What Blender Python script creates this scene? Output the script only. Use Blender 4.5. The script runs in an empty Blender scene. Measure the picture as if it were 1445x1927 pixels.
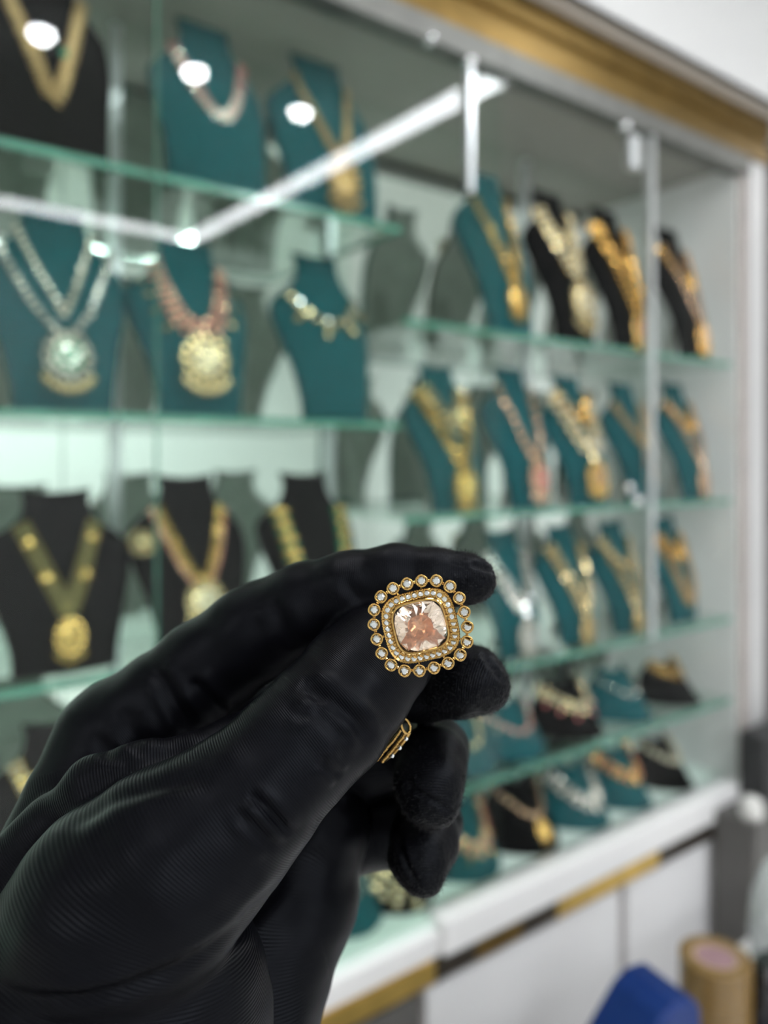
import bpy, math, random
import numpy as np
from mathutils import Vector

random.seed(7)
rng = np.random.default_rng(7)
PI = math.pi
scn = bpy.context.scene
COL = scn.collection

# ------------------------------------------------------------------ camera model
FOC, CX, HOR = 1447.0, 722.5, 865.0
CAMZ = 1.5
FY = math.radians(53.8)
F = np.array([math.cos(FY), math.sin(FY), 0.0])      # forward (X along the cabinet, Y into it)
R = np.array([math.sin(FY), -math.cos(FY), 0.0])     # right
U = np.array([0.0, 0.0, 1.0])
CAM = np.array([0.0, 0.0, CAMZ])


def at(px, py, y):
    """world point on the vertical plane Y = y seen at that pixel"""
    u = (px - CX) / FOC
    v = (HOR - py) / FOC
    s = y / (F[1] + u * R[1])
    return CAM + s * (F + u * R + v * U)


def cam_pt(px, py, zmm):
    """camera-space millimetres (x right, y up, z forward)"""
    return np.array([(px - CX) / FOC * zmm, (HOR - py) / FOC * zmm, zmm])


def to_world(P):
    P = np.asarray(P, dtype=float)
    return CAM + (P[..., 0:1] * R + P[..., 1:2] * U + P[..., 2:3] * F) / 1000.0


# ------------------------------------------------------------------ materials
def new_mat(name):
    m = bpy.data.materials.new(name)
    m.use_nodes = True
    nt = m.node_tree
    return m, nt, nt.nodes["Principled BSDF"]


def plain(name, col, rough=0.5, metal=0.0, spec=0.5, sheen=0.0, coat=0.0, noise=None, bump=None):
    m, nt, b = new_mat(name)
    b.inputs["Base Color"].default_value = (*col, 1)
    b.inputs["Roughness"].default_value = rough
    b.inputs["Metallic"].default_value = metal
    b.inputs["Specular IOR Level"].default_value = spec
    b.inputs["Sheen Weight"].default_value = sheen
    b.inputs["Coat Weight"].default_value = coat
    if noise or bump:
        tc = nt.nodes.new("ShaderNodeTexCoord")
        nz = nt.nodes.new("ShaderNodeTexNoise")
        nz.inputs["Scale"].default_value = (noise or bump)[0]
        nz.inputs["Detail"].default_value = 4
        nt.links.new(tc.outputs["Object"], nz.inputs["Vector"])
    if noise:
        rmp = nt.nodes.new("ShaderNodeValToRGB")
        k = noise[1]
        rmp.color_ramp.elements[0].color = (*[c * (1 - k) for c in col], 1)
        rmp.color_ramp.elements[1].color = (*[min(1, c * (1 + k)) for c in col], 1)
        rmp.color_ramp.elements[0].position = 0.3
        rmp.color_ramp.elements[1].position = 0.7
        nt.links.new(nz.outputs["Fac"], rmp.inputs["Fac"])
        nt.links.new(rmp.outputs["Color"], b.inputs["Base Color"])
    if bump:
        bp = nt.nodes.new("ShaderNodeBump")
        bp.inputs["Strength"].default_value = bump[1]
        bp.inputs["Distance"].default_value = 0.001
        nt.links.new(nz.outputs["Fac"], bp.inputs["Height"])
        nt.links.new(bp.outputs["Normal"], b.inputs["Normal"])
    return m


def emitter(name, col, strength):
    m = bpy.data.materials.new(name)
    m.use_nodes = True
    nt = m.node_tree
    nt.nodes.remove(nt.nodes["Principled BSDF"])
    e = nt.nodes.new("ShaderNodeEmission")
    e.inputs["Color"].default_value = (*col, 1)
    e.inputs["Strength"].default_value = strength
    nt.links.new(e.outputs[0], nt.nodes["Material Output"].inputs["Surface"])
    return m


def thin_glass(name, tint, ior=1.5, boost=1.0):
    """clear pane: lets light straight through with a slight tint and mirrors by Fresnel on its outward faces"""
    m = bpy.data.materials.new(name)
    m.use_nodes = True
    nt = m.node_tree
    nt.nodes.remove(nt.nodes["Principled BSDF"])
    tr = nt.nodes.new("ShaderNodeBsdfTransparent")
    tr.inputs["Color"].default_value = (*tint, 1)
    gl = nt.nodes.new("ShaderNodeBsdfGlossy")
    gl.inputs["Roughness"].default_value = 0.0
    fr = nt.nodes.new("ShaderNodeFresnel")
    fr.inputs["IOR"].default_value = ior
    ge = nt.nodes.new("ShaderNodeNewGeometry")
    inv = nt.nodes.new("ShaderNodeMath")
    inv.operation = 'SUBTRACT'
    inv.inputs[0].default_value = boost
    mul0 = nt.nodes.new("ShaderNodeMath")
    mul0.operation = 'MULTIPLY'
    mul0.inputs[1].default_value = boost
    mul = nt.nodes.new("ShaderNodeMath")
    mul.operation = 'MULTIPLY'
    mul.use_clamp = True
    nt.links.new(ge.outputs["Backfacing"], mul0.inputs[0])
    nt.links.new(mul0.outputs[0], inv.inputs[1])
    nt.links.new(fr.outputs[0], mul.inputs[0])
    nt.links.new(inv.outputs[0], mul.inputs[1])
    mx = nt.nodes.new("ShaderNodeMixShader")
    nt.links.new(mul.outputs[0], mx.inputs[0])
    nt.links.new(tr.outputs[0], mx.inputs[1])
    nt.links.new(gl.outputs[0], mx.inputs[2])
    nt.links.new(mx.outputs[0], nt.nodes["Material Output"].inputs["Surface"])
    return m


M = {}
M['white'] = plain('white_laminate', (0.80, 0.79, 0.80), 0.35, noise=(3, 0.02))
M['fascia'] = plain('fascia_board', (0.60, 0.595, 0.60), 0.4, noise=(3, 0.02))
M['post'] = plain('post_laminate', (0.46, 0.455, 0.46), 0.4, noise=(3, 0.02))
M['topboard'] = plain('cabinet_top_board', (0.30, 0.285, 0.26), 0.6, noise=(5, 0.03))
M['wallwhite'] = plain('wall_paint', (0.80, 0.81, 0.80), 0.8, noise=(2, 0.02))
M['ceil'] = plain('ceiling_paint', (0.72, 0.72, 0.70), 0.9, noise=(2, 0.02))
M['floor'] = plain('floor_tile', (0.74, 0.73, 0.71), 0.25, noise=(4, 0.04))
M['panel'] = plain('cupboard_laminate', (0.82, 0.81, 0.83), 0.3, noise=(5, 0.015))
M['gap'] = plain('door_gap_strip', (0.38, 0.33, 0.31), 0.6, noise=(20, 0.1))
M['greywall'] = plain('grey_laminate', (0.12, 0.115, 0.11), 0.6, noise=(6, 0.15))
M['dark'] = plain('dark_rubber', (0.03, 0.03, 0.032), 0.5, noise=(30, 0.2))
M['darkwall'] = plain('dark_paint', (0.07, 0.055, 0.055), 0.7, noise=(4, 0.2))
M['track'] = plain('aluminium_track', (0.16, 0.16, 0.15), 0.45, 0.6, noise=(30, 0.1))
M['alu'] = plain('brushed_aluminium', (0.72, 0.74, 0.76), 0.32, 0.9, noise=(60, 0.05))
M['chrome'] = plain('chrome', (0.85, 0.86, 0.88), 0.08, 1.0, noise=(40, 0.02))
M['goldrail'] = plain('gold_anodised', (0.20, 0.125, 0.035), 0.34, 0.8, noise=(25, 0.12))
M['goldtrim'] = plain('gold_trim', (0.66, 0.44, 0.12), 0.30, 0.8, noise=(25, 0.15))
M['bronze'] = plain('trim_dark_reflection', (0.055, 0.045, 0.035), 0.3, 0.5, noise=(25, 0.3))  # dark reflection in the gold trim, put into the colour
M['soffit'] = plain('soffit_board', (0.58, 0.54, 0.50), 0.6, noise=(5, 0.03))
M['mirror'] = plain('mirror_silver', (0.84, 0.90, 0.865), 0.015, 1.0, noise=(2, 0.01))
M['glass'] = thin_glass('clear_door_glass', (0.98, 0.99, 0.985), 1.18, 1.0)
M['glassgreen'] = thin_glass('green_door_glass', (0.93, 0.97, 0.95), 1.4, 0.95)
M['shelf'] = thin_glass('shelf_glass', (0.90, 0.955, 0.93), 1.5, 1.0)
M['edge'] = plain('polished_glass_edge', (0.075, 0.25, 0.185), 0.15, 0.0, 0.8, noise=(30, 0.2))
M['deck'] = plain('frosted_glass_deck', (0.70, 0.82, 0.77), 0.25, noise=(6, 0.03))
M['teal'] = plain('teal_velvet', (0.008, 0.072, 0.083), 0.9, spec=0.12, sheen=0.04, noise=(60, 0.12), bump=(900, 0.15))
M['black'] = plain('black_velvet', (0.0032, 0.0032, 0.0036), 0.9, spec=0.08, noise=(60, 0.2), bump=(900, 0.15))
M['card'] = plain('grey_card', (0.36, 0.36, 0.34), 0.8, noise=(30, 0.1))
M['gold'] = plain('yellow_gold', (0.66, 0.45, 0.155), 0.16, 1.0, noise=(220, 0.45))
M['palegold'] = plain('pale_gold', (0.66, 0.53, 0.30), 0.16, 1.0, noise=(220, 0.45))
M['orangegold'] = plain('orange_gold', (0.66, 0.39, 0.115), 0.16, 1.0, noise=(220, 0.45))
M['rosegold'] = plain('rose_gold', (0.66, 0.45, 0.31), 0.16, 1.0, noise=(220, 0.45))
M['antique'] = plain('antique_gold', (0.50, 0.34, 0.17), 0.35, 1.0, noise=(220, 0.45))
M['silver'] = plain('silver_kundan', (0.60, 0.58, 0.52), 0.16, 1.0, noise=(220, 0.45))
M['cream'] = plain('cream_stone', (0.60, 0.55, 0.42), 0.12, 0.0, 0.8, noise=(200, 0.1))
M['clear'] = plain('clear_stone', (0.66, 0.68, 0.70), 0.03, 0.92, 0.8, noise=(400, 0.1))
M['ruby'] = plain('pink_stone', (0.62, 0.16, 0.17), 0.15, 0.0, 0.8, noise=(200, 0.15))
M['emerald'] = plain('emerald_stone', (0.01, 0.22, 0.12), 0.12, 0.0, 0.8, noise=(200, 0.15))
M['greenbead'] = plain('green_bead_thread', (0.36, 0.31, 0.13), 0.35, 0.8, 0.6, noise=(200, 0.15))
M['led'] = emitter('led_diffuser', (0.93, 0.97, 1.0), 23.0)
M['spot'] = emitter('downlight_lens', (0.95, 0.98, 1.0), 110.0)
M['fill_led'] = emitter('fill_panel_emitter', (1.0, 0.985, 0.96), 6.5)  # glow of the added fill panels
M['tape'] = plain('packing_tape_roll', (0.17, 0.10, 0.028), 0.28, 0.0, 0.5, coat=0.1, noise=(120, 0.12))
M['core'] = plain('pink_core_label', (0.26, 0.155, 0.175), 0.5, noise=(40, 0.12))
M['corecard'] = plain('cardboard_core', (0.42, 0.31, 0.20), 0.8, noise=(80, 0.1))
M['blue'] = plain('blue_plastic', (0.003, 0.022, 0.125), 0.45, spec=0.25, noise=(20, 0.1))
M['clearbag'] = plain('cloudy_plastic_film', (0.45, 0.47, 0.48), 0.12, 0.0, 0.9, noise=(30, 0.3), bump=(60, 1.0))
M['blackbag'] = plain('black_plastic_film', (0.012, 0.012, 0.014), 0.2, 0.0, 0.6, noise=(30, 0.3), bump=(60, 1.0))
M['whiteplastic'] = plain('white_plastic', (0.75, 0.74, 0.72), 0.25, noise=(30, 0.03))


# ------------------------------------------------------------------ object helpers
def tag(o, label=None, cat=None, group=None, kind=None):
    if label: o['label'] = label
    if cat: o['category'] = cat
    if group: o['group'] = group
    if kind: o['kind'] = kind
    return o


def empty(name, loc=(0, 0, 0), rz=0.0):
    o = bpy.data.objects.new(name, None)
    o.location = loc
    o.rotation_euler = (0, 0, rz)
    o.empty_display_size = 0.02
    COL.objects.link(o)
    return o


class MB:
    def __init__(self):
        self.v, self.f, self.n = [], [], 0

    def add(self, verts, faces):
        verts = np.asarray(verts, dtype=float).reshape(-1, 3)
        self.v.append(verts)
        k = self.n
        self.f += [tuple(i + k for i in fc) for fc in faces]
        self.n += len(verts)
        return self

    def box(self, x0, x1, y0, y1, z0, z1):
        v = [(x0, y0, z0), (x1, y0, z0), (x1, y1, z0), (x0, y1, z0), (x0, y0, z1), (x1, y0, z1), (x1, y1, z1), (x0, y1, z1)]
        return self.add(v, [(0, 3, 2, 1), (4, 5, 6, 7), (0, 1, 5, 4), (1, 2, 6, 5), (2, 3, 7, 6), (3, 0, 4, 7)])

    def tube(self, path, rad, n=8, cap=True):
        path = np.asarray(path, dtype=float)
        m = len(path)
        rad = np.full(m, rad) if np.isscalar(rad) else np.asarray(rad)
        tan = np.gradient(path, axis=0)
        tan /= np.linalg.norm(tan, axis=1)[:, None] + 1e-12
        up = np.array([0, 0, 1.0]) if abs(tan[0][2]) < 0.9 else np.array([0, 1.0, 0])
        vs = []
        for i in range(m):
            a = np.cross(tan[i], up)
            a /= np.linalg.norm(a) + 1e-12
            b = np.cross(a, tan[i])
            up = b
            for k in range(n):
                t = 2 * PI * k / n
                vs.append(path[i] + rad[i] * (math.cos(t) * a + math.sin(t) * b))
        fs = []
        for i in range(m - 1):
            for k in range(n):
                k2 = (k + 1) % n
                fs.append((i * n + k, i * n + k2, (i + 1) * n + k2, (i + 1) * n + k))
        if cap:
            fs.append(tuple(range(n - 1, -1, -1)))
            fs.append(tuple((m - 1) * n + k for k in range(n)))
        return self.add(vs, fs)

    def lathe(self, prof, c=(0, 0, 0), n=32, close=False):
        vs, fs = [], []
        for r, z in prof:
            for k in range(n):
                t = 2 * PI * k / n
                vs.append((c[0] + r * math.cos(t), c[1] + r * math.sin(t), c[2] + z))
        m = len(prof)
        rng_ = range(m) if close else range(m - 1)
        for i in rng_:
            j = (i + 1) % m
            for k in range(n):
                k2 = (k + 1) % n
                fs.append((i * n + k, i * n + k2, j * n + k2, j * n + k))
        if not close:
            fs.append(tuple(range(n - 1, -1, -1)))
            fs.append(tuple((m - 1) * n + k for k in range(n)))
        return self.add(vs, fs)

    def build(self, name, mat, parent=None, smooth=False, bevel=0.0, loc=None):
        me = bpy.data.meshes.new(name)
        V = np.concatenate(self.v) if self.v else np.zeros((0, 3))
        me.from_pydata(V.tolist(), [], self.f)
        me.materials.append(mat)
        if smooth:
            me.polygons.foreach_set('use_smooth', [True] * len(me.polygons))
        me.update()
        o = bpy.data.objects.new(name, me)
        COL.objects.link(o)
        if parent is not None: o.parent = parent
        if loc is not None: o.location = loc
        if bevel > 0:
            b = o.modifiers.new('edge', 'BEVEL')
            b.width = bevel
            b.segments = 2
            b.limit_method = 'ANGLE'
        return o


def ico(sub):
    import bmesh
    bm = bmesh.new()
    bmesh.ops.create_icosphere(bm, subdivisions=sub, radius=1.0)
    v = np.array([x.co[:] for x in bm.verts])
    f = [tuple(q.index for q in p.verts) for p in bm.faces]
    bm.free()
    return v, f


ICO1, ICO2 = ico(1), ico(2)


def frame_of(n, up=(0, 0, 1)):
    n = np.asarray(n, dtype=float)
    n = n / np.linalg.norm(n)
    t = np.cross(np.asarray(up, float), n)
    t /= np.linalg.norm(t) + 1e-12
    b = np.cross(n, t)
    return t, b, n


def blob(mb, c, rx, ry, rz, n=(0, -1, 0), up=(0, 0, 1), src=ICO1, roll=0.0):
    t, b, nn = frame_of(n, up)
    if roll:
        t, b = math.cos(roll) * t + math.sin(roll) * b, -math.sin(roll) * t + math.cos(roll) * b
    v = src[0]
    mb.add(np.asarray(c) + v[:, 0:1] * rx * t + v[:, 1:2] * ry * b + v[:, 2:3] * rz * nn, src[1])


def blob_of(*a):
    q = MB()
    blob(q, *a)
    return q


# ------------------------------------------------------------------ the room
def struct(name, mb, mat, bevel=0.0):
    return tag(mb.build(name, mat, bevel=bevel), kind='structure')


RX0, RX1, RY0, RY1, ZC = -2.6, 4.2, -3.4, 1.5, 2.85
struct('floor', MB().box(RX0, RX1, RY0, RY1, -0.05, 0), M['floor'])
struct('ceiling', MB().box(RX0, RX1, RY0, RY1, ZC, ZC + 0.05), M['ceil'])
struct('wall_left', MB().box(RX0 - 0.05, RX0, RY0, RY1, 0, ZC), M['wallwhite'])
struct('wall_right', MB().box(RX1, RX1 + 0.05, RY0, RY1, 0, ZC), M['wallwhite'])
struct('wall_rear', MB().box(RX0, RX1, RY0 - 0.05, RY0, 0, ZC), M['wallwhite'])
struct('wall_front', MB().box(RX0, RX1, RY1, RY1 + 0.05, 0, ZC), M['wallwhite'])

# ------------------------------------------------------------------ display cabinet
YG, YM = 1.0, 1.26             # glass plane, mirror plane
XL, XR, XD = -1.2, 1.815, 0.79  # left end, right end, joint between the two runs of shelves
H_DECK = CAMZ - 0.785
cab = empty('display_cabinet', (0, YG, H_DECK))
tag(cab, 'wall display cabinet with glass doors, mirrored back and green-edged glass shelves full of necklaces', 'cabinet')


def cpart(name, mb, mat, parent=cab, bevel=0.0, label=None, smooth=False):
    o = mb.build(name, mat, smooth=smooth, bevel=bevel)
    o.parent = parent
    if parent is cab:
        o.matrix_parent_inverse = cab.matrix_basis.inverted()
    if label: o['label'] = label
    return o


ZT = CAMZ + 0.70
cpart('mirror_back', MB().box(XL, XD - 0.002, YM, YM + 0.006, H_DECK, ZT + 0.05), M['mirror'])
cpart('mirror_back', MB().box(XD + 0.002, XR, YM, YM + 0.006, H_DECK, ZT + 0.05), M['mirror'])
cpart('back_board', MB().box(XL, XR + 0.02, YM + 0.006, YM + 0.03, H_DECK - 0.05, ZT + 0.1), M['white'])
cpart('side_panel', MB().box(XR, XR + 0.022, YG + 0.012, YM + 0.006, H_DECK, ZT + 0.06), M['white'], label='white right side panel')
cpart('side_panel', MB().box(XL - 0.022, XL, YG + 0.012, YM + 0.006, H_DECK, ZT + 0.06), M['white'])
cpart('top_panel', MB().box(XL, XR + 0.02, YG + 0.03, YM + 0.006, ZT + 0.02, ZT + 0.05), M['topboard'])
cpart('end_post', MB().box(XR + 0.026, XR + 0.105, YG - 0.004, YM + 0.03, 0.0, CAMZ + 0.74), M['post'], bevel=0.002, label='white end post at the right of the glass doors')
cpart('end_post_strip', MB().box(XR + 0.006, XR + 0.026, YG + 0.002, YM + 0.02, H_DECK, CAMZ + 0.74), M['gap'])
# deck and ledge
cpart('deck', MB().box(XL, XR, YG + 0.004, YM, H_DECK - 0.012, H_DECK), M['deck'], label='pale green glass deck at the bottom')
lx = at(835, 1760, YG - 0.02)[0]
cpart('ledge', MB().box(XL, lx, YG - 0.012, YG + 0.02, CAMZ - 0.835, CAMZ - 0.795), M['white'], bevel=0.003, label='lower white front ledge')
cpart('ledge', MB().box(lx, XR + 0.03, YG - 0.022, YG + 0.02, CAMZ - 0.835, CAMZ - 0.775), M['white'], bevel=0.004, label='raised white front ledge')
cpart('door_track', MB().box(lx, XR, YG + 0.02, YG + 0.034, H_DECK, H_DECK + 0.008), M['alu'])
# top rail
cpart('top_track', MB().box(XL, XR + 0.02, YG - 0.012, YG + 0.03, CAMZ + 0.700, CAMZ + 0.742), M['track'], label='dark aluminium glass track')
rail = MB()
prof = [(0.988, 0.742), (0.988, 0.775), (0.998, 0.782), (0.998, 0.800), (0.986, 0.806), (0.986, 0.852), (1.03, 0.852), (1.03, 0.742)]
n = len(prof)
vs = [(XL, p[0], CAMZ + p[1]) for p in prof] + [(XR + 0.11, p[0], CAMZ + p[1]) for p in prof]
rail.add(vs, [(i, (i + 1) % n, n + (i + 1) % n, n + i) for i in range(n)] + [tuple(range(n - 1, -1, -1)), tuple(range(n, 2 * n))])
cpart('gold_rail', rail, M['goldrail'], label='grooved gold rail above the glass')
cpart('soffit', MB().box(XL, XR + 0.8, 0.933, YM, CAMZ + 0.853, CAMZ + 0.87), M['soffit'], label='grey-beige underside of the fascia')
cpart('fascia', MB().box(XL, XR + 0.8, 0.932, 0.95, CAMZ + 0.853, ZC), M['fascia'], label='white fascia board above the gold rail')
# trim under the ledge: gold, with its dark reflections painted as darker lengths
segs = [(560, 815, 'goldtrim'), (815, 892, 'bronze'), (892, 978, 'goldrail'), (978, 1045, 'bronze'), (1045, 1235, 'goldtrim'), (1235, 1408, 'bronze')]  # 'bronze': gold trim with the dark reflection in its colour
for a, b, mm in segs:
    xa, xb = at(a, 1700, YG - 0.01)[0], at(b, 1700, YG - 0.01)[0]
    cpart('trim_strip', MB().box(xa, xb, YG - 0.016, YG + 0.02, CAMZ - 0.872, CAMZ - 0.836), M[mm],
          label='gold trim length below the ledge' if mm != 'bronze' else 'gold trim length below the ledge, dark reflection in its colour')
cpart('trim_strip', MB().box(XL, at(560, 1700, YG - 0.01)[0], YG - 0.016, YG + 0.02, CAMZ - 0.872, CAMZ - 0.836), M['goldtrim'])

# glass doors
d1, d2, d3 = at(300, 800, YG)[0], at(885, 800, YG)[0], at(1222, 800, YG)[0]
for a, b, yy, mm in ((XL, d1, 1.000, 'glassgreen'), (d1, at(950, 800, YG)[0], 1.009, 'glassgreen'), (d2, d3, 1.000, 'glass'), (d3, XR + 0.004, 1.009, 'glass')):
    g = cpart('glass_door', MB().box(a + 0.001, b - 0.001, yy, yy + 0.006, H_DECK - 0.008, CAMZ + 0.702), M[mm])
    if a == d1:
        cpart('polished_edge', MB().box(a - 0.0005, a + 0.001, yy, yy + 0.006, H_DECK, CAMZ + 0.70), M['edge'], parent=g)
        g['label'] = 'wide glass door of the left bay'
    if a == d2:
        cpart('edge_strip', MB().box(a - 0.005, a + 0.005, yy - 0.004, yy + 0.008, CAMZ + 0.47, CAMZ + 0.70), M['alu'], parent=g)
    if b == d3:
        cpart('edge_strip', MB().box(b - 0.004, b + 0.012, yy - 0.006, yy + 0.009, H_DECK + 0.4, CAMZ + 0.70), M['alu'], parent=g)
        c = at(1203, 290, 0.99)
        cpart('hinge', MB().box(c[0] - 0.02, c[0] + 0.012, yy - 0.008, yy + 0.012, c[2] - 0.03, c[2] + 0.04), M['alu'], parent=g, bevel=0.002)
        lk = MB()
        c = at(1183, 918, 0.995)
        blob(lk, c, 0.011, 0.011, 0.011, src=ICO2)
        c2 = at(1198, 943, 0.995)
        blob(lk, c2, 0.012, 0.012, 0.012, src=ICO2)
        cpart('lock', lk, M['chrome'], parent=g, smooth=True)
for px, py in ((808, 72), (884, 116), (1176, 236)):
    hb = MB()
    c = at(px, py, 0.998)
    blob(hb, c, 0.013, 0.013, 0.012, src=ICO2)
    cpart('glass_clamp', hb, M['chrome'], smooth=True)
# slotted uprights on the mirror
for x in (d1 + 0.02, XD, 1.33):
    up = MB().box(x - 0.008, x + 0.008, YM - 0.012, YM, H_DECK, ZT)
    cpart('upright', up, M['alu'])

# shelves
SH = {'A': 0.391, 'B': 0.062, 'C': -0.281, 'D': -0.60, 'a': 0.239, 'b': -0.097, 'c': -0.388, 'd': -0.588, 'f': -0.785}
for k in 'ABCDabcd':
    x0, x1 = (XL + 0.004, XD - 0.006) if k.isupper() else (XD + 0.004, XR - 0.004)
    z = CAMZ + SH[k]
    s = cpart('glass_shelf', MB().box(x0, x1, YG + 0.029, YM - 0.013, z - 0.010, z), M['shelf'])
    cpart('polished_edge', MB().box(x0, x1, YG + 0.026, YG + 0.029, z - 0.010, z), M['edge'], parent=s, label='green polished front edge')
    if k.isupper():
        cpart('polished_edge', MB().box(x1, x1 + 0.003, YG + 0.026, YM - 0.013, z - 0.010, z), M['edge'], parent=s)

# base cupboards
base = empty('base_cupboard', (0.4, 1.0, 0))
tag(base, 'run of white flat-fronted cupboards below the gold-trimmed ledge', 'cupboard')


def bpart(name, mb, mat, **k):
    o = cpart(name, mb, mat, parent=base, **k)
    o.matrix_parent_inverse = base.matrix_basis.inverted()
    return o


g1, g2 = at(795, 1900, 1.0)[0], at(1170, 1800, 1.0)[0]
bpart('carcass', MB().box(XL, XR + 0.025, 1.012, YM + 0.03, 0.0, CAMZ - 0.872), M['gap'], label='brownish carcass showing in the door gaps')
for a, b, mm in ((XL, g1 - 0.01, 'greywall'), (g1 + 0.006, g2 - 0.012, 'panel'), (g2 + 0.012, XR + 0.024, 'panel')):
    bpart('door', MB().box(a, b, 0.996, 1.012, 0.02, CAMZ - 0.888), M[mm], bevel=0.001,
          label='grey cupboard door' if mm == 'greywall' else None)

# dark wall return and clutter at the right end
struct('wall_return', MB().box(XR + 0.11, RX1, 1.06, 1.12, 0, CAMZ + 0.85), M['darkwall'])
ped = empty('pedestal', at(1440, 1600, 0.985) * np.array([1, 1, 0]))
px0 = at(1392, 1600, 0.90)
pm = MB().box(0, 0.5, 0, 0.10, 0, px0[2] + 0.035)
po = pm.build('pedestal_body', M['greywall'], ped, bevel=0.006)
ped.location = (px0[0] + 0.035, 0.885, 0)
MB().box(-0.004, 0.504, -0.004, 0.104, px0[2] + 0.035, px0[2] + 0.05).build('pedestal_top', M['greywall'], ped, bevel=0.003)
tag(ped, 'tall dark grey pedestal standing at the right end of the cabinet', 'pedestal')
ptop = px0[2] + 0.05
bb = empty('black_case', (0, 0, 0))
c = at(1424, 1500, 0.93)
MB().box(0, 0.3, 0, 0.07, 0, 0.165).build('case_body', M['dark'], bb, bevel=0.012)
MB().box(0.02, 0.28, -0.003, 0.0, 0.02, 0.145).build('case_front', M['blackbag'], bb, bevel=0.002)
bb.location = (c[0] + 0.004, 0.91, ptop)
tag(bb, 'black box-shaped case on the grey pedestal at the right edge', 'case')
kn = empty('white_jar', (0, 0, 0))
MB().lathe([(0.012, 0), (0.022, 0.002), (0.026, 0.012), (0.026, 0.024), (0.022, 0.030)], n=28).build('jar_body', M['whiteplastic'], kn, smooth=True)
MB().lathe([(0.024, 0.030), (0.024, 0.040), (0.016, 0.047), (0.004, 0.049)], n=28).build('jar_lid', M['whiteplastic'], kn, smooth=True)
c = at(1402, 1540, 0.895)
kn.location = (px0[0] + 0.062, 0.8995 + 0.008, ptop)
tag(kn, 'small round white jar in front of the black case', 'jar')

# counter (below the frame) with tape rolls, blue box and bags
cz = CAMZ - 0.80
ctr = empty('counter', (0.75, 0.45, 0))
MB().box(-0.75, 0.85, -0.24, 0.23, cz - 0.03, cz).build('counter_top', M['white'], ctr, bevel=0.003)
MB().box(-0.72, 0.82, -0.20, 0.20, 0, cz - 0.03).build('counter_body', M['panel'], ctr)
tag(ctr, 'low white counter in front of the cabinet', 'counter')


def tape(z, rad, h, label, loc):
    t = empty('tape_roll', (loc[0], loc[1], z))
    pr = [(rad * 0.66, 0), (rad * 0.97, 0), (rad, 0.0015), (rad, h - 0.0015), (rad * 0.97, h), (rad * 0.66, h)]
    MB().lathe(pr, n=48, close=True).build('tape', M['tape'], t, smooth=False)
    MB().lathe([(rad * 0.58, 0.0005), (rad * 0.655, 0.0005), (rad * 0.655, h - 0.0005), (rad * 0.58, h - 0.0005)], n=48, close=True).build('core', M['corecard'], t)
    tag(t, label, 'tape roll', 'tape rolls stacked on the counter')
    return t


tl = at(1346, 1815, 0.55)
hh = (tl[2] - cz - 0.0005) / 3 if False else 0.048
ztop = tl[2] + 0.012
hh = (ztop - cz) / 3
rr = 0.0445
for i, lb in enumerate(('brown packing tape roll at the bottom of the stack', 'brown packing tape roll in the middle of the stack', 'topmost brown packing tape roll with a pink core label')):
    t = tape(cz + i * hh, rr, hh - 0.0004, lb, tl)
MB().lathe([(0.001, 0), (rr * 0.57, 0), (rr * 0.57, 0.001), (0.001, 0.001)], n=40).build('core_label', M['core'], t, loc=(0, 0, hh - 0.004))
bx = empty('blue_box', (0, 0, 0), math.radians(-8))
c = at(1212, 1880, 0.50)
bxm = MB()
hb = c[2] + 0.012 - cz
outl = [(-0.085, 0), (0.045, 0), (0.042, hb - 0.016), (0.030, hb - 0.002), (0.004, hb), (-0.016, hb - 0.008), (-0.085, hb - 0.075)]
k = len(outl)
bxm.add([(p[0], -0.035, p[1]) for p in outl] + [(p[0], 0.035, p[1]) for p in outl],
        [tuple(range(k)), tuple(range(2 * k - 1, k - 1, -1))] + [(i, k + i, k + (i + 1) % k, (i + 1) % k) for i in range(k)])
bxm.build('box_body', M['blue'], bx, bevel=0.004)
MB().box(-0.07, 0.04, -0.037, 0.037, 0.004, 0.012).build('box_base', M['dark'], bx)
bx.location = (c[0] + 0.006, 0.50, cz)
tag(bx, 'blue plastic box with a sloped top beside the tape rolls', 'box')


def crumple(name, c, r, mat, label, cat, seed, sq=(1, 1, 1)):
    v, f = ico(4)
    rg = np.random.default_rng(seed)
    d = np.zeros(len(v))
    for _ in range(26):
        k = rg.normal(size=3) * rg.uniform(2, 9)
        d += np.abs(np.sin(v @ k + rg.uniform(0, 6))) * 0.055
    vv = v * (0.62 + d[:, None] * 0.5) * r * np.array(sq)
    vv[:, 2] = np.maximum(vv[:, 2], -0.55 * r * sq[2])
    vv[:, 2] -= vv[:, 2].min()
    o = MB().add(vv, f).build(name, mat, smooth=False)
    o.location = c
    return tag(o, label, cat)


c = at(1442, 1800, 0.62)
crumple('clear_plastic_bag', (c[0] + 0.008, 0.605, cz), 0.075, M['clearbag'], 'crumpled cloudy plastic bag behind the tape rolls', 'bag', 3, (0.62, 0.5, 1.5))
c = at(1455, 1850, 0.50)
crumple('black_plastic_bag', (c[0] + 0.03, 0.50, cz), 0.08, M['blackbag'], 'shiny black plastic bag at the right edge beside the tape rolls', 'bag', 5, (0.7, 0.7, 1.2))

# ------------------------------------------------------------------ busts and necklaces
TALL = np.array([(0, .60), (.12, .635), (.30, .76), (.48, .93), (.60, 1.0), (.68, .97), (.745, .80), (.80, .58), (.86, .46), (.93, .42), (1.0, .47)])
LOW = np.array([(0, 1.0), (.15, 1.0), (.40, .95), (.60, .84), (.80, .66), (.92, .54), (1.0, .48)])


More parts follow.
